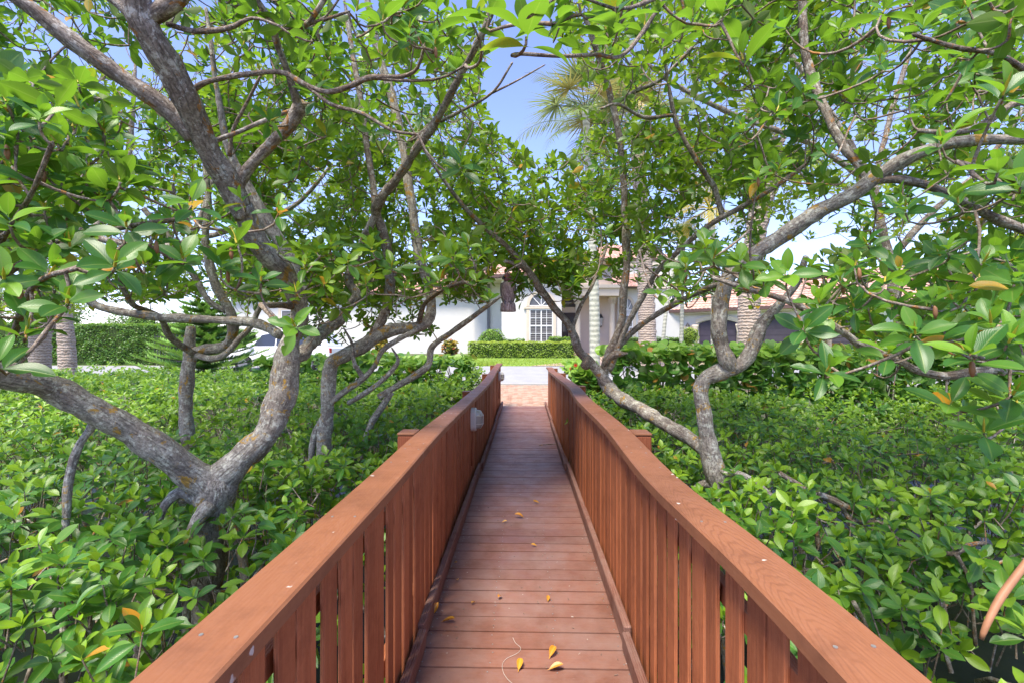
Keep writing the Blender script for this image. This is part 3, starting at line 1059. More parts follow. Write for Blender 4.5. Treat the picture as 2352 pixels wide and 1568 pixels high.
class Tree:
    def __init__(s, name, label, base, mat, group='mangrove trees arching over the footbridge'):
        s.root = thing(name, label, 'tree', base, group)
        s.mat = mat
        s.nodes, s.nrad = [], []
        s.C, s.A, s.S = [], [], []
        s.seed = random.random() * 50
        s.caps = []

    def limb(s, pts, name='limb', n=None, rough=0.16, mat=None):
        """pts of (px, py, Z, radius in px)"""
        w = [np.append(P(a, b, c), r * c / F * (0.82 if r > 20 else 0.88 if r > 6 else 1.0)) for a, b, c, r in pts]
        rmax = max(q[3] for q in w)
        c = catmull(w, max(0.03, rmax * 0.55))
        n = n or (18 if rmax > 0.06 else 12 if rmax > 0.025 else 8)
        # knobbly growth
        pos = c[:, :3].copy()
        rad = c[:, 3].copy()
        for i in range(len(pos)):
            q = Vector((pos[i] * 2.3).tolist())
            pos[i] += rmax * 0.25 * np.array(noise.noise_vector(q + Vector((s.seed, 0, 0))))
            rad[i] *= 1 + 0.12 * noise.noise(Vector((pos[i] * 4.1).tolist()))
        V, Q = tube_arrays(pos, rad, n, rough, s.seed)
        m = len(pos)
        k0 = len(V)
        V = np.vstack([V, pos[:1], pos[-1:] + (pos[-1:] - pos[-2:-1]) * 0.4])
        T = [(k0, (k + 1) % n, k) for k in range(n)] + [(k0 + 1, (m - 1) * n + k, (m - 1) * n + (k + 1) % n) for k in range(n)]
        arc = np.concatenate([[0], np.cumsum(np.linalg.norm(np.diff(pos, axis=0), axis=1))]) + s.seed
        an = np.arange(n) * 2 * math.pi / n
        bc_ = np.stack([rad[:, None] * np.cos(an), rad[:, None] * np.sin(an), np.repeat(arc[:, None], n, 1)], -1).reshape(-1, 3)
        bc_ = np.vstack([bc_, bc_[:1], bc_[-1:]])
        obj(name, mesh_arrays(name, V, Q, T=T, attrs={'barkco': bc_}), mat or s.mat, s.root)
        s.nodes.append(pos); s.nrad.append(rad)
        if name in ('limb', 'trunk') and rmax > 0.014:
            a_, b_, c_ = proj(pos)
            SHOW.append(np.stack([a_, b_, c_, rad * F / np.maximum(c_, .2)], -1))

    def add(s, C, A, S):
        s.C.append(np.atleast_2d(C)); s.A.append(np.atleast_2d(A)); s.S.append(np.atleast_1d(S))

    def grow(s, leafmat, n_parts=300, bright=0.0, rng=RNG, p_yellow=0.012, pairs=4, twigmat='twig', maxlen=9.0):
        C, A, S = np.vstack(s.C), np.vstack(s.A), np.concatenate(s.S)
        A = A / np.linalg.norm(A, axis=1, keepdims=True)
        nodes = np.vstack(s.nodes)
        # twigs: from the limbs outwards, nearest first, each new twig a place to branch from
        d0 = np.array([np.min(np.sum((nodes - c) ** 2, 1)) for c in C])
        buf = np.zeros((len(nodes) + 4 * len(C), 3)); nn = len(nodes); buf[:nn] = nodes
        curves = []
        for i in np.argsort(d0):
            c, a = C[i], A[i]
            dv = buf[:nn] - c
            # a twig prefers to start lower and not straight behind its own tip
            dd = (dv ** 2).sum(1) * (1 + 0.5 * np.maximum(0, dv @ a / (np.linalg.norm(dv, axis=1) + 1e-6)))
            j = int(np.argmin(dd)); p0 = buf[j]
            L = math.sqrt(((c - p0) ** 2).sum())
            end = c - a * 0.02
            p1 = p0 + (end - p0) * 0.35 + np.array([0, 0, -0.16 * L]) + rng.normal(0, 0.10, 3) * L
            p2 = end - a * min(0.4 * L, 0.16) + rng.normal(0, 0.03, 3) * L
            k = 5 if L < 0.35 else 8
            t = np.linspace(0, 1, k + 1)[:, None]
            pts = (1 - t) ** 3 * p0 + 3 * (1 - t) ** 2 * t * p1 + 3 * (1 - t) * t ** 2 * p2 + t ** 3 * end
            r0 = min(0.0045 + 0.0065 * L, 0.022)
            rad = np.linspace(r0, 0.0034, k + 1)
            curves.append((pts, rad))
            m = 3 if L > 0.15 else 2
            sel = pts[np.linspace(2, k - 1, m).astype(int)]
            buf[nn:nn + m] = sel; nn += m
        if curves:
            V, Q = thin_tubes(curves, 5)
            obj('twigs', mesh_arrays('twigs', V, Q), M[twigmat], s.root, 'stuff')
        R, T, Sz, tint, ow = rosette_leaves(C, A, S, rng, pairs, p_yellow, bright)
        plant_leaves(s.root, R, T, Sz, tint, leafmat, n_parts)
        # spear-shaped buds in the middle of the near rosettes
        near = np.nonzero(np.linalg.norm(C - np.array([0, 0, CAMZ]), axis=1) < 3.2)[0]
        cv = [(np.array([C[i] - A[i] * .01, C[i] + A[i] * S[i] * 0.18, C[i] + A[i] * S[i] * 0.42]), np.array([.0035, .004, .0006])) for i in near if rng.random() < .75]
        if cv:
            V, Q = thin_tubes(cv, 5)
            obj('buds', mesh_arrays('buds', V, Q), M['stipule'], s.root, 'stuff')
        s.tips = (C, A, S)


#GAPS
GAPS = [  # (cx, cy, rx, ry, chance that a tip is refused): openings between the crowns
    (1205, 190, 105, 150, .95), (1180, 60, 90, 70, .6), (1260, 300, 70, 60, .9), (1860, 535, 120, 50, .75), (1640, 505, 90, 50, .7),
    (150, 110, 150, 70, .6), (520, 130, 120, 85, .55), (600, 240, 60, 60, .5), (1290, 250, 80, 110, .8), (1140, 330, 60, 70, .55),
    (380, 745, 200, 60, .97), (1350, 730, 230, 95, .96), (930, 770, 230, 55, .93), (1780, 780, 180, 60, .9), (1340, 560, 120, 40, .5),
    (1170, 670, 60, 70, .98), (1450, 620, 100, 50, .5), (960, 590, 70, 40, .5), 
]


_sh = []


def SHOW_ALL():
    if not _sh: _sh.append(np.vstack(SHOW))
    return _sh[0]


def fill(tree, x0, x1, y0, y1, Z0, Z1, n, leaf=(0.096, 0.130), up=1.0, spread=0.75, bias=None, lim=True):
    """n leaf rosettes through a block of a crown"""
    n = int(n * (1.95 if Z0 > 2.35 else 1.4))
    px = RNG.uniform(x0, x1, n); py = RNG.uniform(y0, y1, n); Z = (RNG.uniform(Z0 ** 2, Z1 ** 2, n)) ** 0.5
    if bias is not None:
        keep = RNG.random(n) < bias(px, py); px, py, Z = px[keep], py[keep], Z[keep]
    keep = np.ones(len(px), bool)
    if lim:
        for cx, cy, rx, ry, pr in GAPS:
            ins = ((px - cx) / rx) ** 2 + ((py - cy) / ry) ** 2 < 1
            keep &= ~(ins & (RNG.random(len(px)) < pr))
    px, py, Z = px[keep], py[keep], Z[keep]
    sh = SHOW_ALL()
    keep = np.ones(len(px), bool)
    for i in range(len(px)):
        d = np.hypot(sh[:, 0] - px[i], sh[:, 1] - py[i])
        if np.any((d < sh[:, 3] + 0.085 * F / Z[i]) & (Z[i] < sh[:, 2] + .1)) and RNG.random() < .86: keep[i] = False
    px, py, Z = px[keep], py[keep], Z[keep]
    C = np.array([P(a, b, c) for a, b, c in zip(px, py, Z)]).reshape(-1, 3)
    ok = ~((np.abs(C[:, 0]) < 0.95) & (C[:, 2] < 2.05) & (C[:, 1] < 12.5))
    # clumps: thin out with a coarse noise so the crown has light and dark masses
    cl = np.array([noise.noise(Vector((c * 1.7).tolist())) for c in C]) if len(C) else np.zeros(0)
    ok &= cl > -0.22
    ok &= np.linalg.norm(C - np.array([0, 0, CAMZ]), axis=1) > 0.95
    C = C[ok]
    A = np.zeros_like(C); A[:, 2] = up
    A += RNG.normal(0, spread, C.shape)
    A[:, 2] = np.where(A[:, 2] < -0.25, -A[:, 2] * 0.5, A[:, 2])
    tree.add(C, A, RNG.uniform(leaf[0], leaf[1], len(C)))


def heroes(tree, lst, leaf=0.115):
    for h in lst:
        px, py, Z = h[:3]; Z = Z * 1.1
        c = P(px, py, Z)
        toward = np.array([0, 0, CAMZ]) - c
        toward /= np.linalg.norm(toward)
        k = h[3] if len(h) > 3 else 0.6
        a = np.array([0, 0, 1.0]) + toward * k + RNG.normal(0, 0.22, 3)
        tree.add(c, a, np.array([leaf * RNG.uniform(0.92, 1.12)]))


# ------------------------------------------------------------------ mangrove trees
# --- the big forked tree on the left
LT1 = Tree('mangrove_tree', 'massive forked mangrove, lichen-grey trunk splitting low beside left railing', P(490, 1500, 3.2), M['bark_pale'])
LT1.limb([(470, 1560, 3.25, 40), (480, 1330, 3.25, 44), (488, 1210, 3.2, 42), (492, 1130, 3.2, 52), (500, 1085, 3.2, 46)], 'trunk', 20, 0.22)
LT1.limb([(500, 1130, 3.2, 42), (445, 1084, 3.12, 44), (370, 1030, 3.0, 37), (259, 971, 2.85, 36), (148, 904, 2.7, 37), (74, 868, 2.55, 38), (0, 850, 2.45, 36), (-120, 800, 2.3, 34), (-260, 690, 2.2, 28), (-420, 540, 2.2, 18), (-540, 360, 2.3, 8), (-600, 230, 2.4, 3)], 'limb', 20, 0.2)
LT1.limb([(470, 1125, 3.2, 44), (520, 1085, 3.22, 42), (560, 1050, 3.25, 36), (606, 1000, 3.3, 34), (630, 938, 3.35, 36), (645, 875, 3.4, 36), (652, 819, 3.4, 33), (664, 780, 3.4, 27), (680, 735, 3.38, 24), (676, 690, 3.3, 24), (650, 622, 3.1, 25), (620, 588, 3.0, 26), (585, 540, 2.9, 27), (545, 475, 2.8, 29)], 'limb', 20, 0.2)
LT1.limb([(560, 500, 2.83, 27), (545, 475, 2.8, 29), (515, 405, 2.7, 31), (480, 350, 2.6, 31), (450, 280, 2.5, 33), (425, 225, 2.42, 34), (395, 165, 2.35, 36), (350, 85, 2.25, 36), (325, 30, 2.2, 38), (310, -40, 2.15, 34), (280, -180, 2.1, 28), (255, -400, 2.1, 18), (235, -620, 2.2, 9), (225, -760, 2.3, 3)], 'limb', 20, 0.2, M['bark'])
LT1.limb([(445, 320, 2.55, 24), (430, 298, 2.52, 26), (370, 240, 2.45, 25), (300, 190, 2.38, 24), (225, 135, 2.3, 23), (165, 95, 2.25, 22), (100, 45, 2.2, 22), (40, 0, 2.15, 21), (-60, -70, 2.1, 19), (-220, -200, 2.1, 13), (-380, -330, 2.2, 6), (-450, -400, 2.3, 2)], 'limb', 16, 0.18, M['bark'])
LT1.limb([(335, 40, 2.22, 26), (390, 12, 2.2, 24), (440, -30, 2.18, 20), (520, -120, 2.15, 16), (620, -300, 2.2, 9), (680, -450, 2.3, 3)], 'limb', 14, 0.18, M['bark'])
LT1.limb([(318, 45, 2.22, 18), (285, 12, 2.2, 16), (240, -20, 2.2, 14)], 'limb', 12, 0.18, M['bark'])
LT1.limb([(690, 680, 3.45, 18), (668, 605, 3.4, 18), (640, 550, 3.35, 17), (608, 495, 3.3, 16), (570, 430, 3.25, 14), (520, 330, 3.2, 10), (500, 220, 3.15, 7), (488, 120, 3.1, 5), (470, 20, 3.1, 3)], 'limb', 12, 0.18)
LT1.limb([(530, 440, 2.78, 16), (545, 425, 2.78, 15), (575, 385, 2.75, 14), (620, 335, 2.7, 14), (665, 285, 2.65, 14), (685, 248, 2.62, 16), (690, 240, 2.6, 13)], 'limb', 12, 0.24, M['bark'])
LT1.limb([(684, 245, 2.62, 11), (660, 170, 2.5, 10), (635, 100, 2.4, 9.5), (622, 50, 2.32, 9), (590, 0, 2.25, 8), (560, -60, 2.2, 7)], 'limb', 9, 0.15, M['bark'])
LT1.limb([(628, 68, 2.35, 8), (665, 62, 2.33, 8), (705, 57, 2.3, 8), (722, 35, 2.28, 7), (745, 0, 2.25, 6), (780, -60, 2.2, 5)], 'limb', 8, 0.15, M['bark'])
LT1.limb([(705, 57, 2.3, 5), (750, 45, 2.28, 4), (800, 28, 2.25, 3)], 'limb', 6, 0.12, M['twig'])
LT1.limb([(478, 335, 2.58, 7), (500, 322, 2.6, 6), (545, 305, 2.6, 5.5), (600, 280, 2.62, 5), (675, 250, 2.65, 4)], 'limb', 7, 0.15, M['bark'])
LT1.limb([(440, 208, 2.45, 9), (470, 190, 2.42, 8), (510, 180, 2.4, 7), (575, 170, 2.38, 6.5), (645, 167, 2.35, 6), (700, 195, 2.3, 6), (750, 212, 2.28, 6), (800, 200, 2.25, 6), (850, 178, 2.2, 5.5), (925, 175, 2.15, 5), (960, 155, 2.1, 4), (975, 105, 2.05, 3.5)], 'limb', 7, 0.2, M['twig'])
LT1.limb([(850, 178, 2.2, 4), (930, 185, 2.15, 3.5), (1010, 180, 2.1, 3), (1070, 150, 2.05, 2.5)], 'limb', 6, 0.15, M['twig'])
LT1.limb([(700, 195, 2.3, 5), (760, 240, 2.28, 4.5), (830, 260, 2.25, 4), (900, 300, 2.22, 4), (960, 310, 2.2, 3)], 'limb', 6, 0.15, M['twig'])
LT1.limb([(385, 55, 2.28, 7), (450, 72, 2.25, 6), (525, 65, 2.2, 5.5), (580, 42, 2.15, 4), (640, 60, 2.1, 3)], 'limb', 7, 0.15, M['twig'])
LT1.limb([(527, 360, 2.7, 5), (535, 300, 2.68, 4.5), (565, 240, 2.65, 4), (600, 170, 2.6, 3)], 'limb', 6, 0.15, M['twig'])
LT1.limb([(-40, 850, 2.4, 18), (20, 780, 1.9, 10), (60, 690, 1.5, 8), (110, 640, 1.3, 6), (180, 620, 1.2, 5)], 'limb', 8, 0.15, M['twig'])
LT1.limb([(-60, 700, 1.9, 10), (0, 560, 1.6, 7), (70, 450, 1.45, 6), (120, 330, 1.35, 5)], 'limb', 8, 0.15, M['twig'])
LT1.limb([(-120, 780, 2.3, 20), (0, 640, 2.3, 11), (150, 560, 2.2, 9), (300, 520, 2.1, 7), (420, 500, 2.0, 5)], 'limb', 8, 0.15, M['twig'])
LT1.limb([(600, 700, 2.6, 7), (640, 745, 2.0, 5), (665, 755, 1.7, 4)], 'limb', 6, 0.15, M['twig'])
LT1.limb([(675, 705, 3.35, 12), (640, 700, 3.0, 9), (600, 700, 2.6, 7)], 'limb', 6, 0.15, M['twig'])
# aerial prop roots
LT1.limb([(222, 962, 2.8, 13), (207, 985, 2.8, 10), (178, 1030, 2.78, 10), (159, 1097, 2.76, 10), (152, 1178, 2.75, 10), (148, 1275, 2.75, 9.5), (146, 1420, 2.75, 9), (146, 1720, 2.75, 8)], 'prop_root', 10, 0.2)
LT1.limb([(470, 1150, 3.2, 22), (420, 1130, 3.15, 17), (385, 1150, 3.1, 13), (360, 1200, 3.05, 11), (330, 1320, 3.0, 10), (310, 1560, 3.0, 9)], 'prop_root', 10, 0.2)
LT1.limb([(505, 1150, 3.2, 24), (530, 1200, 3.2, 14), (560, 1300, 3.2, 11), (570, 1500, 3.2, 10)], 'prop_root', 10, 0.2)
LT1.limb([(480, 1160, 3.1, 24), (445, 1210, 3.0, 16), (430, 1290, 2.95, 12), (425, 1560, 2.9, 10)], 'prop_root', 10, 0.2)

# --- second tree, slimmer, behind the lamp side of the railing
LT2 = Tree('mangrove_tree', 'slim mangrove behind left railing, pale trunk bent into a horizontal arm', P(747, 1180, 4.5), M['bark_pale'])
LT2.limb([(735, 1250, 4.5, 22), (740, 1100, 4.5, 19), (747, 999, 4.5, 18), (754, 912, 4.5, 18), (757, 855, 4.5, 19), (768, 826, 4.5, 19), (827, 799, 4.5, 18), (867, 772, 4.5, 17), (917, 756, 4.5, 16), (960, 750, 4.5, 16), (987, 728, 4.5, 14), (990, 690, 4.5, 12), (976, 625, 4.5, 12), (965, 585, 4.5, 12), (950, 490, 4.5, 12), (935, 410, 4.5, 12), (920, 310, 4.5, 12), (900, 225, 4.5, 12), (875, 140, 4.5, 11), (852, 40, 4.5, 10), (835, -60, 4.5, 9)], 'trunk', 14, 0.2)
LT2.limb([(850, 785, 4.5, 15), (862, 760, 4.5, 14), (880, 729, 4.5, 13), (894, 686, 4.5, 13), (897, 612, 4.45, 13), (880, 529, 4.3, 12), (866, 490, 4.2, 13), (875, 460, 4.1, 13), (900, 425, 4.0, 12.5), (950, 355, 3.8, 12.5), (975, 320, 3.7, 13), (1000, 280, 3.6, 10), (1030, 225, 3.45, 9.5), (1065, 160, 3.3, 9), (1100, 95, 3.15, 9), (1125, 40, 3.05, 8), (1150, -40, 3, 7)], 'limb', 12, 0.22, M['bark'])
LT2.limb([(866, 490, 4.2, 10), (845, 530, 4.25, 11), (835, 548, 4.3, 10), (800, 640, 4.4, 10), (820, 676, 4.4, 12), (800, 705, 4.4, 13), (780, 732, 4.4, 14), (754, 752, 4.3, 15), (727, 779, 4.1, 16), (690, 812, 3.6, 17), (660, 830, 3.45, 16)], 'limb', 12, 0.22)
LT2.limb([(872, 520, 4.3, 9), (862, 465, 4.35, 9), (855, 415, 4.4, 9), (845, 350, 4.4, 9), (830, 240, 4.4, 9), (815, 150, 4.4, 7), (800, 60, 4.4, 5), (790, 0, 4.4, 3)], 'limb', 8, 0.15, M['bark'])
LT2.limb([(754, 929, 4.5, 10), (790, 900, 4.45, 8), (834, 869, 4.4, 8), (860, 839, 4.35, 7), (884, 799, 4.35, 7), (957, 756, 4.4, 6)], 'limb', 8, 0.15)
LT2.limb([(834, 869, 4.4, 6), (812, 830, 4.35, 5), (808, 790, 4.35, 4), (790, 755, 4.3, 2)], 'limb', 6, 0.15, M['bark'])
LT2.limb([(800, 925, 4.45, 7), (827, 909, 4.4, 6), (867, 882, 4.4, 6), (900, 850, 4.4, 5.5), (914, 826, 4.4, 4), (900, 800, 4.4, 2)], 'limb', 7, 0.15)
LT2.limb([(870, 910, 5.0, 9), (894, 896, 5, 9), (967, 852, 5, 9), (987, 832, 5, 9), (994, 796, 5, 8), (1034, 766, 4.9, 7), (1070, 739, 4.8, 6), (1127, 699, 4.6, 4), (1150, 683, 4.5, 2)], 'limb', 8, 0.15)
LT2.limb([(960, 750, 4.5, 8), (975, 700, 4.3, 6), (1010, 670, 4.0, 5), (1060, 650, 3.6, 4.5), (1085, 655, 3.1, 3)], 'limb', 6, 0.15, M['twig'])
LT2.limb([(935, 330, 4.5, 6), (990, 290, 4.2, 5), (1050, 260, 3.9, 4), (1130, 215, 3.7, 3), (1176, 145, 3.6, 2.5)], 'limb', 6, 0.15, M['bark'])
LT2.limb([(1130, 215, 3.7, 3), (1180, 190, 3.7, 2.2), (1250, 150, 3.7, 1.6)], 'limb', 5, 0.1, M['twig'])
LT2.limb([(900, 900, 5.0, 9), (880, 930, 5.0, 9), (840, 1010, 5.0, 9), (830, 1200, 5.0, 9)], 'prop_root', 8, 0.2)
LT2.limb([(745, 960, 4.5, 12), (720, 1010, 4.5, 9), (710, 1100, 4.5, 8), (705, 1250, 4.5, 8)], 'prop_root', 8, 0.2)

# --- third tree: short straight stem with an elbow
LT3 = Tree('mangrove_tree', 'short upright mangrove stem with an elbow arm in front of the tall hedge', P(430, 1100, 5.2), M['bark_pale'])
LT3.limb([(432, 1150, 5.2, 18), (430, 1004, 5.2, 17), (428, 904, 5.2, 16), (433, 820, 5.2, 16), (437, 771, 5.2, 13), (440, 752, 5.2, 10)], 'trunk', 14, 0.22)
LT3.limb([(433, 812, 5.2, 14), (455, 806, 5.2, 15), (482, 800, 5.2, 15), (519, 793, 5.2, 14), (534, 764, 5.15, 13), (533, 727, 5.1, 12), (519, 697, 5.1, 12), (490, 640, 5.1, 11), (470, 560, 5.1, 10), (480, 470, 5.1, 8), (470, 360, 5.1, 6)], 'limb', 12, 0.2)
LT3.limb([(436, 808, 5.15, 8), (452, 815, 5.1, 8), (489, 823, 5.0, 8), (519, 812, 4.9, 8), (548, 778, 4.9, 8), (574, 752, 4.9, 7), (600, 700, 4.9, 6)], 'limb', 9, 0.18)
LT3.limb([(445, 812, 5.1, 8), (393, 775, 4.8, 8), (370, 734, 4.6, 8), (333, 712, 4.4, 7), (304, 697, 4.2, 6), (270, 640, 4.0, 5)], 'limb', 9, 0.18, M['bark'])
LT3.limb([(640, 770, 3.8, 12), (600, 748, 4.0, 12), (548, 738, 4.2, 12), (463, 734, 4.3, 11), (370, 728, 4.3, 11), (278, 715, 4.3, 11), (219, 700, 4.3, 10), (150, 660, 4.3, 8), (80, 600, 4.3, 6)], 'limb', 12, 0.2)
LT3.limb([(519, 715, 5.1, 8), (480, 690, 5.1, 8), (450, 640, 5.1, 8), (400, 560, 5.1, 7), (330, 480, 5.1, 6)], 'limb', 8, 0.2)
# --- fourth: behind, trunk mostly hidden in leaves
LT4 = Tree('mangrove_tree', 'background mangrove with grey stems seen through leaves above the hedge', P(-150, 1000, 8.5), M['bark'])
LT4.limb([(-150, 1010, 8.5, 14), (-140, 860, 8.5, 13), (-90, 700, 8.5, 12), (60, 600, 8.5, 11), (200, 540, 8.5, 10), (280, 440, 8.5, 9), (300, 300, 8.5, 6), (310, 150, 8.5, 3)], 'trunk', 10, 0.2)
LT4.limb([(200, 545, 8.5, 9), (300, 560, 8.4, 9), (420, 560, 8.3, 8), (470, 480, 8.2, 7), (500, 350, 8.2, 5)], 'limb', 9, 0.2)
LT4.limb([(60, 600, 8.5, 8), (120, 560, 8.5, 7), (180, 520, 8.5, 6), (80, 450, 8.5, 5)], 'limb', 8, 0.2)
LT4.limb([(420, 560, 8.3, 7), (560, 520, 8.0, 6), (680, 470, 7.7, 5), (760, 380, 7.5, 4)], 'limb', 8, 0.2)

# --- right-hand tree whose arm reaches back toward the bridge
RT1 = Tree('mangrove_tree', 'crooked mangrove by right railing with one arm leaning toward the bridge end', P(1667, 1400, 3.6), M['bark_pale'])
RT1.limb([(1680, 1560, 3.6, 26), (1676, 1300, 3.6, 28), (1668, 1185, 3.6, 31), (1650, 1105, 3.6, 30), (1635, 1045, 3.6, 28), (1625, 995, 3.6, 22), (1615, 937, 3.6, 18), (1611, 892, 3.6, 19), (1624, 866, 3.6, 19), (1661, 853, 3.55, 20), (1690, 842, 3.5, 18)], 'trunk', 18, 0.22)
RT1.limb([(1690, 852, 3.52, 16), (1676, 833, 3.5, 21), (1660, 794, 3.5, 21), (1651, 749, 3.5, 21), (1655, 703, 3.5, 21), (1668, 650, 3.45, 21), (1695, 612, 3.4, 20), (1740, 580, 3.35, 20), (1801, 540, 3.3, 20), (1876, 490, 3.2, 20), (1951, 450, 3.1, 20), (2001, 415, 3.05, 18), (2056, 380, 3.0, 18), (2126, 345, 2.9, 16), (2226, 322, 2.8, 15), (2352, 318, 2.7, 14), (2480, 300, 2.6, 13)], 'limb', 16, 0.2)
RT1.limb([(1685, 846, 3.5, 17), (1704, 836, 3.5, 18), (1725, 807, 3.5, 18), (1738, 768, 3.5, 17), (1751, 742, 3.5, 14), (1790, 700, 3.4, 12), (1830, 650, 3.3, 9), (1850, 590, 3.2, 7)], 'limb', 12, 0.22)
RT1.limb([(1632, 1040, 3.6, 22), (1602, 1015, 3.7, 20), (1557, 989, 3.95, 19), (1498, 956, 4.35, 18), (1447, 924, 4.75, 17), (1410, 898, 5.1, 18), (1390, 874, 5.3, 19), (1385, 858, 5.3, 14)], 'limb', 14, 0.2)
RT1.limb([(1400, 885, 5.2, 15), (1366, 842, 5.2, 13), (1332, 806, 5.15, 12), (1312, 756, 5.1, 11), (1276, 709, 5.0, 10), (1242, 666, 4.9, 9.5), (1209, 619, 4.8, 9), (1172, 576, 4.7, 8), (1146, 549, 4.65, 7.5), (1112, 520, 4.6, 7), (1060, 470, 4.5, 5), (1010, 400, 4.4, 4), (965, 330, 4.3, 3), (930, 260, 4.3, 2)], 'limb', 10, 0.2, M['bark'])
RT1.limb([(1380, 872, 5.3, 13), (1391, 846, 5.3, 13), (1400, 809, 5.25, 12), (1416, 769, 5.2, 11), (1429, 729, 5.15, 10), (1432, 679, 5.1, 10), (1439, 612, 5.05, 10), (1439, 546, 5.0, 10), (1434, 479, 4.95, 9), (1433, 430, 4.9, 9), (1426, 350, 4.85, 8), (1411, 250, 4.8, 8), (1386, 165, 4.7, 7), (1366, 115, 4.6, 6), (1340, 30, 4.5, 5)], 'limb', 10, 0.2, M['bark'])
RT1.limb([(1398, 825, 5.25, 8), (1416, 800, 5.2, 8), (1452, 762, 5.1, 8), (1499, 729, 4.9, 7.5), (1549, 699, 4.7, 7.5), (1599, 676, 4.4, 7), (1645, 655, 4.0, 6), (1700, 648, 3.7, 5)], 'limb', 9, 0.18, M['bark'])
RT1.limb([(1402, 850, 5.2, 7), (1426, 779, 5.1, 7), (1449, 729, 5.0, 7), (1486, 666, 4.9, 7.5), (1506, 629, 4.8, 7.5), (1539, 596, 4.7, 7), (1582, 556, 4.6, 7), (1632, 516, 4.4, 7), (1699, 479, 4.2, 6), (1780, 430, 4.0, 5), (1850, 380, 3.9, 4)], 'limb', 9, 0.18, M['bark'])
RT1.limb([(1312, 762, 5.1, 5), (1332, 706, 5.1, 4.5), (1359, 659, 5.1, 4), (1379, 612, 5.1, 3.5), (1395, 560, 5.1, 3)], 'limb', 7, 0.15, M['bark'])
RT1.limb([(1410, 240, 4.8, 6), (1460, 210, 4.7, 5), (1520, 180, 4.5, 5), (1590, 110, 4.3, 4)], 'limb', 7, 0.15, M['bark'])
RT1.limb([(1640, 430, 4.3, 6), (1600, 370, 4.2, 5.5), (1560, 300, 4.15, 5), (1545, 250, 4.1, 5), (1530, 160, 4.0, 4), (1520, 60, 3.9, 3.5)], 'limb', 7, 0.15, M['bark'])
RT1.limb([(1660, 500, 4.35, 6), (1640, 430, 4.3, 6)], 'limb', 7, 0.1, M['bark'])
RT1.limb([(1545, 265, 4.1, 4), (1480, 270, 4.0, 4), (1420, 240, 3.9, 3), (1380, 250, 3.8, 2.5)], 'limb', 6, 0.15, M['bark'])
RT1.limb([(1209, 619, 4.8, 5), (1160, 600, 4.75, 4.5), (1130, 605, 4.7, 4), (1100, 630, 4.6, 3)], 'limb', 6, 0.15, M['bark'])
RT1.limb([(1662, 1150, 3.6, 18), (1700, 1190, 3.55, 12), (1730, 1270, 3.5, 10), (1740, 1560, 3.5, 9)], 'prop_root', 10, 0.2)
RT1.limb([(1650, 1100, 3.6, 14), (1690, 1085, 3.5, 9), (1740, 1110, 3.45, 8), (1790, 1160, 3.4, 7.5), (1840, 1230, 3.4, 7), (1860, 1500, 3.4, 7)], 'prop_root', 9, 0.2)
RT1.limb([(1640, 1110, 3.6, 14), (1600, 1120, 3.7, 9), (1570, 1180, 3.75, 8), (1560, 1400, 3.8, 8)], 'prop_root', 9, 0.2)
# small burl and dead snag at the fork over the railing
RT1.limb([(1388, 838, 5.1, 6), (1405, 818, 5.05, 10), (1425, 812, 5.0, 8), (1440, 810, 5.0, 2)], 'limb', 8, 0.5, M['twig'])
RT1.limb([(1350, 845, 5.1, 5), (1345, 835, 5.05, 12), (1352, 820, 5.0, 4)], 'limb', 8, 0.5, M['twig'])

# --- big tree off to the right, its limbs entering the picture
RT2 = Tree('mangrove_tree', 'large mangrove at right edge, long low limb and dense overhanging leaves', P(2620, 1200, 3.0), M['bark'])
RT2.limb([(2640, 1400, 3.0, 40), (2620, 1100, 3.0, 38), (2560, 900, 3.0, 34), (2540, 700, 3.0, 32), (2520, 500, 3.0, 28), (2500, 250, 3.0, 24), (2480, 0, 3.0, 19), (2460, -250, 3.0, 10), (2440, -420, 3.0, 3)], 'trunk', 14, 0.2)
RT2.limb([(2560, 880, 2.9, 18), (2450, 855, 2.7, 14), (2352, 850, 2.6, 12), (2242, 853, 2.5, 11), (2175, 862, 2.5, 10.5), (2109, 849, 2.5, 10), (2060, 825, 2.5, 10), (1998, 802, 2.5, 10), (1970, 788, 2.5, 10), (1933, 758, 2.5, 10), (1886, 730, 2.5, 9.5), (1831, 699, 2.5, 9), (1775, 680, 2.5, 8), (1700, 660, 2.5, 6), (1640, 640, 2.5, 4)], 'limb', 12, 0.22)
RT2.limb([(2530, 620, 3.0, 16), (2440, 560, 3.0, 13), (2352, 528, 3.0, 12), (2276, 500, 3.0, 12), (2201, 460, 3.0, 11), (2126, 425, 3.0, 11), (2051, 410, 3.0, 10), (2000, 420, 3.05, 8)], 'limb', 10, 0.2)
RT2.limb([(2001, 415, 3.05, 13), (1976, 380, 3.1, 12), (1941, 340, 3.15, 12), (1906, 280, 3.2, 12), (1881, 220, 3.25, 12), (1861, 165, 3.3, 12), (1846, 100, 3.3, 11), (1842, 0, 3.3, 11), (1840, -80, 3.3, 10)], 'limb', 10, 0.2)
RT2.limb([(2480, 300, 2.6, 13), (2352, 235, 2.6, 11), (2250, 290, 2.6, 9), (2180, 305, 2.6, 7), (2110, 300, 2.6, 5)], 'limb', 9, 0.2)
RT2.limb([(2500, 300, 2.2, 10), (2400, 200, 1.9, 8), (2300, 130, 1.7, 6), (2200, 110, 1.6, 5), (2100, 80, 1.55, 4)], 'limb', 8, 0.15, M['twig'])
RT2.limb([(2500, 500, 2.0, 10), (2400, 450, 1.7, 8), (2300, 400, 1.55, 6), (2200, 370, 1.5, 5)], 'limb', 8, 0.15, M['twig'])
RT2.limb([(2500, 880, 1.9, 9), (2400, 850, 1.6, 7), (2290, 830, 1.4, 5), (2232, 815, 1.25, 4)], 'limb', 8, 0.15, M['twig'])
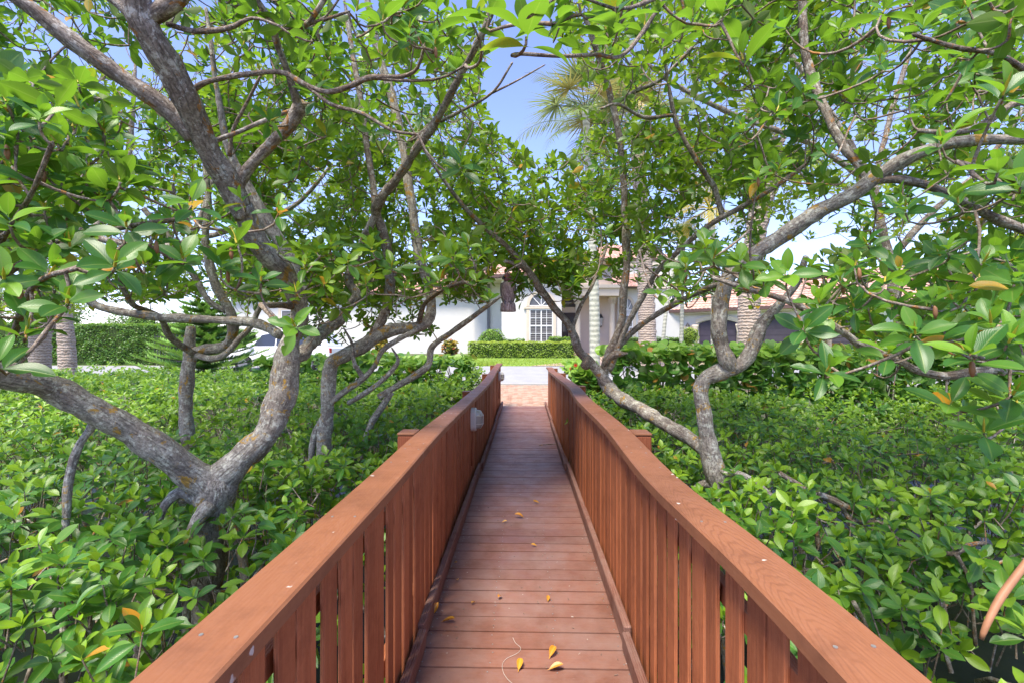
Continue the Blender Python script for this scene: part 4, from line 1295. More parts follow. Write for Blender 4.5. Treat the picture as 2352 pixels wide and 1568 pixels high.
RT2.limb([(1840, -60, 3.3, 9), (1740, -80, 2.6, 7), (1600, -40, 1.9, 6), (1480, 10, 1.5, 4.5), (1410, 20, 1.2, 4)], 'limb', 8, 0.15, M['twig'])
RT2.limb([(1540, -20, 1.7, 5), (1440, 120, 1.5, 4.5), (1370, 125, 1.4, 4.5), (1290, 130, 1.3, 4), (1200, 125, 1.2, 4), (1176, 128, 1.15, 3.5)], 'limb', 7, 0.15, M['twig'])
RT2.limb([(1410, 20, 1.2, 4), (1300, -10, 1.1, 3.5), (1215, 40, 1.02, 3.5)], 'limb', 7, 0.15, M['twig'])
# --- background tree on the right
RT3 = Tree('mangrove_tree', 'yellow-green background mangrove rising behind the sea grape hedge', P(2100, 1000, 8.5), M['bark'])
RT3.limb([(2060, 1000, 8.5, 13), (2070, 800, 8.5, 12), (2040, 600, 8.5, 11), (2000, 420, 8.5, 10), (1900, 250, 8.5, 8), (1800, 100, 8.5, 6)], 'trunk', 10, 0.2)
RT3.limb([(2040, 600, 8.5, 9), (2150, 480, 8.3, 8), (2260, 380, 8.1, 7), (2350, 250, 8, 5)], 'limb', 8, 0.2)
RT3.limb([(2000, 420, 8.5, 8), (1860, 330, 8.2, 7), (1700, 270, 8, 6), (1560, 200, 7.8, 5), (1450, 120, 7.8, 4)], 'limb', 8, 0.2)
RT3.limb([(2005, 430, 8.5, 7), (2050, 250, 8.5, 6), (2100, 80, 8.5, 5)], 'limb', 8, 0.2)

# crowns ------------------------------------------------------
heroes(LT1, [(95, 265, 1.2, .9), (20, 225, 1.3), (290, 515, 1.25, 1.0), (265, 605, 1.1, 1.1), (155, 690, 1.1, 1.0), (-10, 830, 1.0, .8), (75, 560, 1.3, .9), (100, 470, 1.4, .8), (440, 460, 1.5, .9),
             (510, 610, 1.6, .9), (600, 640, 1.55, .9), (675, 745, 1.35, 1.0), (640, 480, 1.75, .8), (200, 400, 1.5), (300, 390, 1.7), (400, 410, 1.75), (240, 300, 1.7), (180, 235, 1.7), (20, 390, 1.4), (20, 500, 1.2), (350, 540, 1.5),
             (10, 640, 1.15), (60, 760, 1.25), (330, 600, 1.4), (160, 560, 1.35, .9), (230, 470, 1.5), (420, 590, 1.6), (30, 320, 1.3), (120, 620, 1.2), (500, 500, 1.7)], 0.108)
heroes(LT1, [(940, 75, 1.75, .5), (1060, 375, 2.0, .9), (690, 40, 2.2, .3), (760, 120, 2.2, .3), (850, 95, 2.1, .4), (720, 210, 2.3, .4), (1050, 150, 2.0, .4), (1080, 40, 1.4, .2), (520, 40, 2.1, .3), (560, 100, 2.2, .4), (880, 40, 1.7, .3), (1000, 95, 1.8, .4), (820, 20, 1.8, .3)], 0.122)
heroes(LT2, [(975, 600, 2.5, .8), (1040, 585, 2.6, .8), (1095, 645, 2.8, .7), (900, 610, 2.5, .8), (850, 560, 2.5, .8), (1010, 645, 2.6, .7), (1075, 560, 2.8, .6), (800, 600, 2.4, .8), (930, 660, 2.7, .7), (1125, 685, 3.0, .7), (760, 560, 2.5, .7), (840, 650, 2.7, .7), (700, 610, 2.3, .8)], 0.115)
fill(LT1, -150, 560, 170, 760, 1.3, 2.4, 560, (0.095, 0.12), 0.9, 0.55, bias=lambda x, y: np.clip(1.05 - x / 700 - np.maximum(0, y - 690) / 90, 0.08, 1))
fill(LT1, -250, 1000, -220, 330, 2.4, 4.6, 430)
fill(LT1, -250, 620, 230, 700, 2.5, 4.6, 330)
fill(LT1, -600, 900, -750, -200, 2.2, 4.2, 110)
fill(LT1, -750, -200, 100, 600, 2.2, 3.6, 90)
fill(LT1, 500, 1120, -120, 120, 1.9, 3.4, 90)
fill(LT2, 450, 1150, 30, 420, 3.4, 5.2, 430)
fill(LT2, 520, 1130, 330, 690, 3.6, 6.0, 560)
fill(LT2, 640, 1140, 560, 720, 2.5, 4.2, 150, (0.10, 0.12), 1.0, 0.5)
fill(LT2, 690, 1150, 560, 700, 3.4, 5.4, 130, (0.09, 0.115), 1.0, 0.55)
fill(LT2, 680, 1120, 620, 780, 4.4, 6.5, 110, (0.08, 0.11), 1.0, 0.6, lim=False)
fill(LT2, 500, 1180, 120, 640, 5.5, 7.5, 620)
fill(LT3, 60, 640, 200, 690, 4.2, 6.4, 520)
fill(LT4, -350, 760, 150, 720, 6.5, 9.5, 900)
fill(LT4, 400, 1150, 250, 680, 7.2, 9.5, 620)
fill(LT4, -350, 500, -150, 220, 6.0, 9.0, 260)
heroes(RT1, [(1516, 665, 2.2, .9), (1575, 610, 1.8, .8), (1640, 590, 1.8, .7), (1700, 600, 1.8, .8), (1741, 400, 2.0, .6), (1620, 560, 2.0), (1750, 640, 1.9, .7)], 0.115)
fill(RT1, 1100, 1760, 300, 680, 4.0, 6.0, 640)
fill(RT1, 1290, 1950, -150, 330, 3.4, 5.6, 560)
fill(RT1, 1480, 1850, 550, 720, 2.0, 3.6, 75, (0.10, 0.12), 1.0, 0.5, lim=False)
fill(RT1, 1060, 1480, 430, 650, 4.6, 7.2, 420)
fill(RT1, 1175, 1340, 580, 690, 4.4, 5.6, 75, lim=False)
heroes(RT2, [(2161, 325, 1.5, .6), (2131, 250, 1.6, .5), (2021, 135, 1.9, .5), (1851, 205, 2.0, .6), (2306, 210, 1.2, .5), (2066, 620, 1.7, .9), (1811, 625, 1.6, .8), (1846, 755, 1.6, .9), (2276, 740, 1.25, .9), (2232, 809, 1.15, .9),
             (2102, 762, 1.35, .8), (2185, 922, 1.4, 1.0), (2042, 806, 1.6, .8), (2175, 572, 1.6, .8), (2260, 600, 1.5), (2330, 640, 1.3), (1930, 640, 1.7, .7), (1990, 560, 1.8, .6), (2340, 420, 1.3), (2290, 380, 1.2, .3), (2230, 120, 1.5, .4), (2330, 60, 1.4, .3),
             (2120, 60, 1.7, .4), (1880, 690, 1.7), (1960, 700, 1.65), (2330, 900, 1.3, .9), (2260, 985, 1.5, 1.0), (2050, 700, 1.7), (2140, 690, 1.5), (2320, 780, 1.2), (2200, 460, 1.6), (2080, 480, 1.8)], 0.112)
heroes(RT2, [(1205, 62, 1.0, .1), (1412, 22, 1.1, .0), (1705, 130, 1.4, .3), (1590, 30, 1.5, .1), (1660, 20, 1.4, .1), (1330, -10, 1.2, .1), (1800, 60, 1.8, .3), (1130, 15, 1.35, .2), (1265, 25, 1.2, .1), (1480, 60, 1.5, .2), (1550, 85, 1.7, .2), (1390, 60, 1.3, .0)], 0.128)
fill(RT2, 1950, 2520, -40, 960, 1.5, 2.5, 240, (0.10, 0.125), 0.9, 0.6, bias=lambda x, y: np.clip((x - 1900) / 500, .15, 1) * np.clip((1000 - y) / 150, .1, 1))
fill(RT2, 1760, 2380, 560, 850, 1.6, 2.8, 85, (0.10, 0.125), 1.0, 0.5, lim=False)
fill(RT2, 1650, 2550, -200, 420, 2.4, 4.6, 620)
fill(RT2, 1850, 2550, 350, 800, 2.5, 4.6, 480)
fill(RT2, 1250, 1800, -160, 90, 1.7, 3.2, 70)
fill(RT3, 1290, 2600, -200, 430, 5.8, 9.5, 1500)
fill(RT3, 1650, 2100, 380, 560, 6.0, 9.0, 170)
fill(RT3, 1960, 2600, 380, 790, 5.0, 8.5, 460)
fill(RT3, 1330, 2000, 300, 470, 6.0, 9.0, 260)
LT1.grow('leaf', 300, p_yellow=0.022)
LT2.grow('leaf_mid', 300, 0.04, p_yellow=0.02)
LT3.grow('leaf_mid', 120, 0.02)
LT4.grow('leaf_pale', 0, 0.05, pairs=3)
RT1.grow('leaf_mid', 300, 0.0, p_yellow=0.022)
RT2.grow('leaf', 300, 0.03, p_yellow=0.022)
RT3.grow('leaf_pale', 0, 0.12, pairs=3)
for t_ in (LT1, LT2, RT1, RT2):     # hanging brown fruits under some near tips
    C, A, S = t_.tips
    d = np.linalg.norm(C - np.array([0, 0, CAMZ]), axis=1)
    near = np.nonzero(d < 2.6)[0]
    for i in near[RNG.random(len(near)) < 0.10]:
        c = C[i] + np.array([RNG.normal(0, .012), RNG.normal(0, .012), -0.02])
        MB().tube([c, c + (0.002, 0, -0.008), c + (0.003, 0, -0.028), c + (0.004, 0.001, -0.044)], [.002, .006, .0075, .003], 8).build('fruit', M['propagule'], t_.root, smooth=True)

# ------------------------------------------------------------------ low mangrove thicket on both sides
def thicket_top(x, y):
    """height of the leaf surface"""
    base = np.interp(y, [0, 1.5, 2.2, 3, 6, 9, 12], [0.58, 0.58, 0.56, 0.56, 0.66, 0.84, 0.95])
    edge = np.clip((abs(x) - 0.85) / 0.5, 0, 1)
    n = 0.24 * noise.noise(Vector((x * 0.9, y * 0.9, 3.3))) + 0.10 * noise.noise(Vector((x * 2.9, y * 2.9, 7.7)))
    return base + n - 0.16 * (1 - edge) * (y < 5)


class Shrub:
    def __init__(s, label, loc, mat):
        s.root = thing('mangrove_shrub', label, 'shrub', loc, 'low mangrove shrubs crowding the creek')
        s.C, s.A, s.S, s.mat = [], [], [], mat


def make_shrub(label, side, y0, y1, x0, x1, dens, leaf, n_parts, bright, holes=(), pyel=0.006):
    cx, cy_ = (x0 + x1) / 2 * side, (y0 + y1) / 2
    root = thing('mangrove_shrub', label, 'shrub', (cx, cy_, WATER_Z), 'low mangrove shrubs crowding the creek')
    C, A = [], []
    area = (x1 - x0) * (y1 - y0)
    n = int(area * dens)
    xs_ = RNG.uniform(x0, x1, n); ys_ = RNG.uniform(y0, y1, n)
    for x, y in zip(xs_, ys_):
        X = side * x
        # only what the view could meet, with a margin to the sides
        if x > 1.12 * y + 1.6: continue
        if any((((X - hx) / hr) ** 2 + ((y - hy) / hq) ** 2) < 1 and RNG.random() < hp for hx, hy, hr, hq, hp in holes): continue
        gap = noise.noise(Vector((X * 1.6 + 5, y * 1.6, 1.0)))
        if gap < -0.2 and RNG.random() < 0.85: continue
        top = thicket_top(X, y)
        depth = abs(RNG.normal(0, 0.16)) if RNG.random() < .58 else RNG.uniform(0, 1.05)
        z = top - depth + 0.03
        C.append((X, y, z))
        a = np.array([0, 0, 1.0]) + RNG.normal(0, 0.27, 3) + np.array([-0.16 * side, -0.38, 0])
        if depth > 0.3: a += np.array([-0.5 * side, -0.5, -0.2])
        A.append(a)
    C, A = np.array(C), np.array(A)
    S = RNG.uniform(leaf[0], leaf[1], len(C))
    bright = bright + np.array([0.16 * noise.noise(Vector((c * 0.8).tolist())) for c in C])
    R, T, Sz, tint, ow = rosette_leaves(C, A, S, RNG, 4, pyel, bright)
    plant_leaves(root, R, T, Sz, tint, 'leaf_low', n_parts, tiers=((2.9, 'hero'), (5.2, 'mid'), (999, 'far')))
    # stems: arching branches under the leaf surface, and a short twig under each tip
    curves = []
    for k in range(int(area * 3.2)):
        x, y = RNG.uniform(x0, x1), RNG.uniform(y0, y1)
        if x > 1.12 * y + 1.6: continue
        X = side * x
        L = RNG.uniform(0.7, 1.9); a = RNG.uniform(0, 2 * math.pi)
        z0 = RNG.uniform(-1.0, -0.3); z1 = thicket_top(X, y) - RNG.uniform(0.02, 0.3)
        p0 = np.array([X, y, z0]); p3 = p0 + np.array([math.cos(a) * L, math.sin(a) * L, 0]); p3[2] = z1
        if abs(p3[0]) < 0.95: p3[0] = side * 0.95
        p1 = p0 + np.array([RNG.normal(0, .15), RNG.normal(0, .15), 0.7 * (z1 - z0)]); p2 = p0 * .35 + p3 * .65 + np.array([0, 0, RNG.uniform(-.15, .12)])
        t = np.linspace(0, 1, 9)[:, None]
        pts = (1 - t) ** 3 * p0 + 3 * (1 - t) ** 2 * t * p1 + 3 * (1 - t) * t ** 2 * p2 + t ** 3 * p3
        pts[:, 0] = np.where(np.abs(pts[:, 0]) < 0.95, side * 0.95, pts[:, 0])
        r = RNG.uniform(0.006, 0.017)
        curves.append((pts, np.linspace(r, r * 0.45, 9)))
    V, Q = thin_tubes(curves, 6)
    obj('stems', mesh_arrays('stems', V, Q), M['bark'], root, 'stuff')
    tw = []
    for i in range(len(C)):
        if C[i][1] > 7: continue
        a = A[i] / np.linalg.norm(A[i])
        p3 = C[i] - a * .01
        p0 = p3 - a * RNG.uniform(.06, .14) + np.array([RNG.normal(0, .06), RNG.normal(0, .06), -RNG.uniform(.05, .2)])
        tw.append((np.array([p0, (p0 + p3) / 2 + RNG.normal(0, .015, 3), p3]), np.array([.0045, .004, .003])))
    if tw:
        V, Q = thin_tubes(tw, 4)
        obj('twigs', mesh_arrays('twigs', V, Q), M['twig'], root, 'stuff')
    return root


HOLE_R = [(1.62, 1.75, 0.42, 0.42, .97), (2.1, 2.0, 0.25, 0.3, .8), (1.95, 3.35, 0.38, 0.2, .75)]
HOLE_L = [(-1.9, 3.05, 0.35, 0.25, .75), (-1.05, 2.6, 0.15, 0.6, .6), (-3.6, 5.2, .5, .4, .6)]
make_shrub('big-leaved mangrove shrub below left railing, rosettes right under the camera', -1, 0.9, 3.0, 0.86, 5.2, 118, (0.106, 0.136), 300, 0.06, HOLE_L)
make_shrub('mangrove shrub around the foot of the massive forked trunk', -1, 3.0, 5.6, 0.9, 8.2, 116, (0.095, 0.125), 300, 0.07, HOLE_L)
make_shrub('sunlit yellow-green mangrove shrub mass filling left creek bank by the lane', -1, 5.6, 11.6, 0.95, 14.5, 80, (0.095, 0.125), 0, 0.30)
make_shrub('big-leaved mangrove shrub below right railing, rosettes hanging over dark water', 1, 0.9, 3.0, 0.86, 5.2, 112, (0.106, 0.136), 300, 0.08, HOLE_R)
make_shrub('mangrove shrub with bare grey branches showing right of the crooked trunk', 1, 3.0, 5.6, 0.9, 8.2, 112, (0.095, 0.125), 300, 0.15, HOLE_R)
make_shrub('fine-leaved mangrove shrub mass in front of the sea grape hedge', 1, 5.6, 8.3, 0.95, 11.0, 92, (0.09, 0.12), 0, 0.26)
for t_ in ():
    pass

# bare lichen-covered branches lying in the thicket on the right, and a smooth brown root at the edge of the view
snag = thing('dead_branch', 'bare grey lichen-spotted branch lying across the shrub by right railing', 'branch', P(1950, 1230, 3.3), 'dead branches in the thicket')
sn = Tree.__new__(Tree); sn.root = snag; sn.mat = M['bark']; sn.nodes, sn.nrad, sn.seed = [], [], 3.0
sn.limb([(1790, 1085, 3.6, 7), (1850, 1120, 3.55, 8), (1930, 1155, 3.5, 8), (2010, 1200, 3.45, 8), (2060, 1235, 3.4, 6)], 'branch', 8, .2)
sn.limb([(1930, 1155, 3.5, 5), (1960, 1195, 3.4, 5), (2030, 1200, 3.35, 5), (2045, 1235, 3.3, 3.5)], 'branch', 7, .2, M['twig'])
sn.limb([(1850, 1120, 3.55, 5), (1870, 1180, 3.5, 5), (1880, 1260, 3.5, 5)], 'branch', 7, .2, M['twig'])
snag2 = thing('dead_branch', 'forked yellow-lichen twig sticking out over dark water', 'branch', P(2200, 1280, 2.6), 'dead branches in the thicket')
sn2 = Tree.__new__(Tree); sn2.root = snag2; sn2.mat = M['twig']; sn2.nodes, sn2.nrad, sn2.seed = [], [], 9.0
sn2.limb([(2130, 1250, 2.6, 4), (2170, 1270, 2.55, 5), (2200, 1268, 2.5, 5.5), (2225, 1250, 2.5, 5), (2262, 1245, 2.5, 3)], 'branch', 7, .2)
sn2.limb([(2195, 1270, 2.5, 5), (2212, 1300, 2.5, 4.5), (2230, 1350, 2.5, 4), (2240, 1480, 2.5, 4)], 'branch', 7, .2)
rt = thing('aerial_root', 'smooth reddish brown aerial root curving down at right picture edge', 'root', P(2257, 1465, 1.6))
sr = Tree.__new__(Tree); sr.root = rt; sr.mat = M['root']; sr.nodes, sr.nrad, sr.seed = [], [], 1.0
sr.limb([(2256, 1468, 1.55, 5), (2268, 1435, 1.55, 8), (2300, 1372, 1.57, 9), (2352, 1300, 1.6, 9), (2420, 1210, 1.65, 9), (2520, 1080, 1.8, 9), (2585, 990, 2.2, 9), (2600, 930, 2.9, 9)], 'root_stem', 10, .04)
prl = thing('aerial_root', 'thin pale root standing in water between right railing and shrub', 'root', P(2010, 1400, 2.4))
sp_ = Tree.__new__(Tree); sp_.root = prl; sp_.mat = M['bark']; sp_.nodes, sp_.nrad, sp_.seed = [], [], 4.0
sp_.limb([(1960, 1380, 2.5, 5), (1990, 1440, 2.5, 5), (2010, 1500, 2.5, 5), (2050, 1620, 2.5, 5), (2080, 1760, 2.5, 5)], 'root_stem', 8, .1)


# ------------------------------------------------------------------ sea grape hedge and other clipped greenery
def surface_leaves(parent, pts, nrm, size, mat, tpls, tint, n_parts=0, jitter=0.7, rng=RNG, mass='foliage'):
    n = len(pts)
    d = rng.normal(0, 1, (n, 3)); d[:, 2] = np.abs(d[:, 2]) * 0.4
    R = frames(d, nrm + rng.normal(0, jitter, (n, 3)))
    S = rng.uniform(size[0], size[1], n)
    T = pts - R[:, :, 1] * (S * .5)[:, None]
    plant_leaves(parent, R, T, S, tint, mat, n_parts, tpls=tpls, mass=mass)


def sea_grape(label, x0, x1, y0, y1, zb, zt, n, n_parts, group='sea grape shrubs on the bank'):
    root = thing('sea_grape_shrub', label, 'shrub', ((x0 + x1) / 2, (y0 + y1) / 2, zb), group)
    x = RNG.uniform(x0, x1, n); fr = RNG.random(n)
    top = np.array([zt + 0.14 * noise.noise(Vector((a * 1.3, 0.3, 2.0))) for a in x])
    pts = np.zeros((n, 3)); nr = np.zeros((n, 3))
    pts[:, 0] = x
    front = fr < 0.55
    pts[:, 1] = np.where(front, y0 + np.abs(RNG.normal(0, .12, n)), RNG.uniform(y0, y1, n))
    pts[:, 2] = np.where(front, zb + (top - zb) * RNG.uniform(0.05, 1, n) ** 0.8, top + RNG.normal(0, .06, n))
    nr[:, 1] = np.where(front, -0.8, -0.3); nr[:, 2] = np.where(front, 0.55, 0.8)
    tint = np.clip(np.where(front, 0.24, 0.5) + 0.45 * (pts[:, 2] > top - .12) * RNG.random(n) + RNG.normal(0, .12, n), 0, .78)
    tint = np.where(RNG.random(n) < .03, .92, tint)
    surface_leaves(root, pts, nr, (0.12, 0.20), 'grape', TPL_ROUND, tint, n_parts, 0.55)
    cv = []
    for k in range(int((x1 - x0) * 14)):
        a = RNG.uniform(x0, x1); b = RNG.uniform(y0 + .05, y1)
        p0 = np.array([a, b, zb - .5]); p1 = p0 + np.array([RNG.normal(0, .15), RNG.normal(0, .1), (zt - zb) * .6 + .5]); p2 = p1 + np.array([RNG.normal(0, .2), RNG.normal(-.05, .1), (zt - zb) * .35])
        cv.append((np.array([p0, (p0 + p1) / 2 + RNG.normal(0, .04, 3), p1, p2]), np.array([.016, .014, .011, .006])))
    V, Q = thin_tubes(cv, 6)
    obj('stems', mesh_arrays('stems', V, Q), M['bark'], root, 'stuff')
    return root


sea_grape('long sea grape hedge of round leaves behind the crooked right tree', 1.45, 9.8, 8.2, 9.8, -0.1, 1.38, 4600, 300)
sea_grape('small round-leaved sea grape clump behind left railing end', -5.6, -1.1, 9.9, 11.2, 0.0, 1.18, 1500, 150)
sea_grape('sea grape clump with red blossoms against right railing end', 0.92, 1.5, 8.8, 11.6, -0.1, 0.98, 650, 120)
TPL_SMALL = [leaf_template(2, 1, .27, .3, .1)]


def hedge(name, label, cat, box, n, size, mat, tint_lo=0.15, tint_hi=0.6, shape='box', group=None, part=None, fr=None, wob=0.13):
    x0, x1, y0, y1, z0, z1 = box
    if part is None:
        root = thing(name, label, cat, ((x0 + x1) / 2, (y0 + y1) / 2, z0), group)
    else:
        root = part
    cx, cy_, cz = (x0 + x1) / 2, (y0 + y1) / 2, (z0 + z1) / 2
    if shape == 'box':
        k = RNG.random(n)
        A = np.array([(x1 - x0) * (z1 - z0), (x1 - x0) * (y1 - y0), (y1 - y0) * (z1 - z0)])
        A = np.cumsum(A / A.sum())
        f = np.searchsorted(A, k)
        p = np.stack([RNG.uniform(x0, x1, n), RNG.uniform(y0, y1, n), RNG.uniform(z0, z1, n)], -1)
        nr = np.zeros((n, 3))
        p[f == 0, 1] = y0; nr[f == 0, 1] = -1
        p[f == 1, 2] = z1; nr[f == 1, 2] = 1
        sgn = np.where(RNG.random(n) < .5, -1, 1)
        m = f == 2
        p[m, 0] = np.where(sgn[m] < 0, x0, x1); nr[m, 0] = sgn[m]
        core = MB().box(x0 + .06, x1 - .06, y0 + .06, y1 - .06, z0, z1 - .06).mesh('shade_core')
    else:
        d = RNG.normal(0, 1, (n, 3)); d[:, 1] = -np.abs(d[:, 1]) * np.where(RNG.random(n) < .8, 1, -1)
        d /= np.linalg.norm(d, axis=1, keepdims=True)
        p = np.array([cx, cy_, cz]) + d * np.array([(x1 - x0) / 2, (y1 - y0) / 2, (z1 - z0) / 2]); nr = d
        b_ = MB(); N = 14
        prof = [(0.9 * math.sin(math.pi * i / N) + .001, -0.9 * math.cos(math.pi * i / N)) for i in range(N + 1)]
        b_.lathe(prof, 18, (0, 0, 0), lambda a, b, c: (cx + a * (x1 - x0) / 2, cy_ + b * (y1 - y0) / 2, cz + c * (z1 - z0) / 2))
        core = b_.mesh('shade_core', True)
    p += np.array([noise.noise_vector(Vector((q * 2.2).tolist())) for q in p]) * wob + RNG.normal(0, size[0] * .35, p.shape)
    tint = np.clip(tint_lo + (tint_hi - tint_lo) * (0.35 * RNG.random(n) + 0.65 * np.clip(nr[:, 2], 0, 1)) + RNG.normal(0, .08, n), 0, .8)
    if mat == 'croton': tint = RNG.uniform(0, 1, n)
    obj('shade_core', core, M['core'], root)  # solid core behind the leaves, inner shade put into its dark colour
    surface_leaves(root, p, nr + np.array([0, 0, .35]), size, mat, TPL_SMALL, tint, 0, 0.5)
    return root


def X(px, Z): return float(P(px, 784, Z)[0])


hedge('clipped_hedge', 'long low clipped hedge along the lawn before the white wall', 'hedge', (X(1078, 30), X(1318, 30), 29.6, 31.2, .55, 1.55), 6500, (.07, .12), 'hedge_yellow', .15, .85, group='clipped hedges by the house')
hedge('clipped_hedge', 'taller clipped hedge block under the entrance side window', 'hedge', (X(1262, 32), X(1312, 32), 31.6, 33.2, .55, 1.85), 2200, (.06, .1), 'hedge', .15, .7, group='clipped hedges by the house')
hedge('clipped_hedge', 'low hedge strip right of the round bush under the big window', 'hedge', (X(1158, 33.2), X(1205, 33.2), 32.8, 33.8, .55, 1.75), 1300, (.06, .1), 'hedge', .15, .6, group='clipped hedges by the house')
hedge('round_bush', 'round clipped green bush at the corner of the white bay', 'bush', (X(1100, 33), X(1161, 33), 31.9, 33.6, .55, 2.42), 3000, (.07, .11), 'hedge', .2, .75, 'ball')
hedge('clipped_hedge', 'dark clipped hedge behind the thick palm trunk', 'hedge', (X(1436, 33), X(1500, 33), 32.5, 34, .55, 1.85), 2000, (.06, .1), 'hedge', .15, .6, group='clipped hedges by the house')
hedge('clipped_hedge', 'dark clipped hedge against the white wall beyond the thin palms', 'hedge', (X(1505, 35), X(1572, 35), 34.4, 35.6, .55, 1.85), 1900, (.06, .1), 'hedge', .1, .5, group='clipped hedges by the house')
hedge('clipped_hedge', 'small pale yellow hedge right of the thick palm trunk', 'hedge', (X(1503, 31), X(1545, 31), 30.5, 31.6, .55, 1.28), 1300, (.06, .1), 'hedge_yellow', .1, .6, group='clipped hedges by the house')
topiary = hedge('topiary', 'yellow-green ball topiary in front of the small garage window', 'bush', (X(1557, 34), X(1597, 34), 33.2, 34.4, 1.35, 2.55), 1500, (.06, .1), 'hedge_yellow', .2, .6, 'ball')
MB().tube([(X(1577, 34), 33.8, .55), (X(1577, 34), 33.8, 1.5)], .06, 8).build('stem', M['bark'], topiary)
hedge('croton_hedge', 'mottled green and red hedge before the dark garage doors', 'hedge', (X(1755, 25), X(1912, 25), 24.6, 25.8, .45, 1.50), 3400, (.07, .13), 'croton')
hedge('ground_cover', 'pale green low planting between the palms and the garage', 'shrub', (X(1500, 27), X(1700, 27), 26.3, 29.4, .45, 1.05), 4200, (.07, .12), 'hedge_yellow', .15, .6)
hedge('tall_hedge', 'tall dark green clipped hedge wall across the lane on the left', 'hedge', (X(95, 24), X(395, 24), 23.4, 25.0, .40, 2.42), 12000, (.07, .12), 'hedge', .1, .6)
hedge('tall_hedge', 'farther flat-topped hedge left of the car beyond the iron gate', 'hedge', (X(395, 27), X(560, 27), 26.5, 28, .45, 2.2), 4200, (.08, .13), 'hedge', .05, .4)
hedge('tall_hedge', 'clipped hedge continuing past the left picture edge', 'hedge', (X(-420, 25), X(85, 25), 24.4, 26.0, .40, 2.5), 9000, (.08, .13), 'hedge', .1, .5)
hedge('flowering_shrub', 'leafy shrub dotted with red flowers above the tall hedge', 'shrub', (X(280, 27.5), X(345, 27.5), 26.8, 28, 1.8, 3.25), 1500, (.07, .12), 'hedge', .2, .7, 'ball')
hedge('red_leaf_plant', 'spiky wine-red plant at the foot of the white wing wall', 'plant', (X(862, 36), X(890, 36), 35, 36, .58, 1.9), 260, (.2, .42), 'croton', .9, 1.0, 'ball', 'red plants by the white wall')
hedge('red_leaf_plant', 'wine-red plant near the corner downspout of the white wing', 'plant', (X(1020, 36), X(1052, 36), 35, 36, .58, 1.7), 240, (.2, .4), 'croton', .9, 1.0, 'ball', 'red plants by the white wall')


# ------------------------------------------------------------------ the house
HG = 0.60
house = thing('house', 'white stucco mansion with terracotta hip roofs and columned entrance', 'house', (X(1300, 38), 38, HG))


def roof_face(bs, e0, e1, r0, r1, pitch=0.30, course=0.42, amp=0.05):
    """barrel tiles on the face eave e0-e1, ridge r0-r1"""
    e0, e1, r0, r1 = [np.array(p, float) for p in (e0, e1, r0, r1)]
    du = (e1 - e0); Lu = np.linalg.norm(du); du /= Lu
    mid = (r0 + r1) / 2 - (e0 + e1) / 2
    up = mid - du * (mid @ du); Lv = np.linalg.norm(up); up /= Lv
    nr = np.cross(du, up); nr *= np.sign(nr[2]) if nr[2] else 1
    a0, a1 = (r0 - e0) @ du, (r1 - e0) @ du
    nc = max(2, int(Lv / course))
    for j in range(nc):
        v0, v1 = j / nc, (j + 1) / nc
        lo = max(a0 * v0, a0 * v1) if a0 > 0 else 0 + a0 * v0
        hi = Lu + (a1 - Lu) * v1 if a1 < Lu else Lu + (a1 - Lu) * v0
        if hi - lo < 0.1: continue
        u = np.arange(math.floor(lo / pitch * 6) / 6 * pitch, hi + pitch / 6, pitch / 6)
        u = np.clip(u, lo, hi)
        prof = amp * np.abs(np.sin(np.pi * u / pitch)) ** 0.8
        A_ = e0 + du * u[:, None] + up * (v0 * Lv - .03) + nr * (prof + 0.045)[:, None]
        B_ = e0 + du * u[:, None] + up * (v1 * Lv) + nr * prof[:, None]
        C_ = e0 + du * u[:, None] + up * (v0 * Lv - .03) + nr * (-0.01)
        k = len(u)
        V = np.vstack([C_, A_, B_])
        i = np.arange(k - 1)
        Q = np.vstack([np.stack([i, i + 1, i + 1 + k, i + k], -1), np.stack([i + k, i + 1 + k, i + 1 + 2 * k, i + 2 * k], -1)])
        bs.append((V, Q))


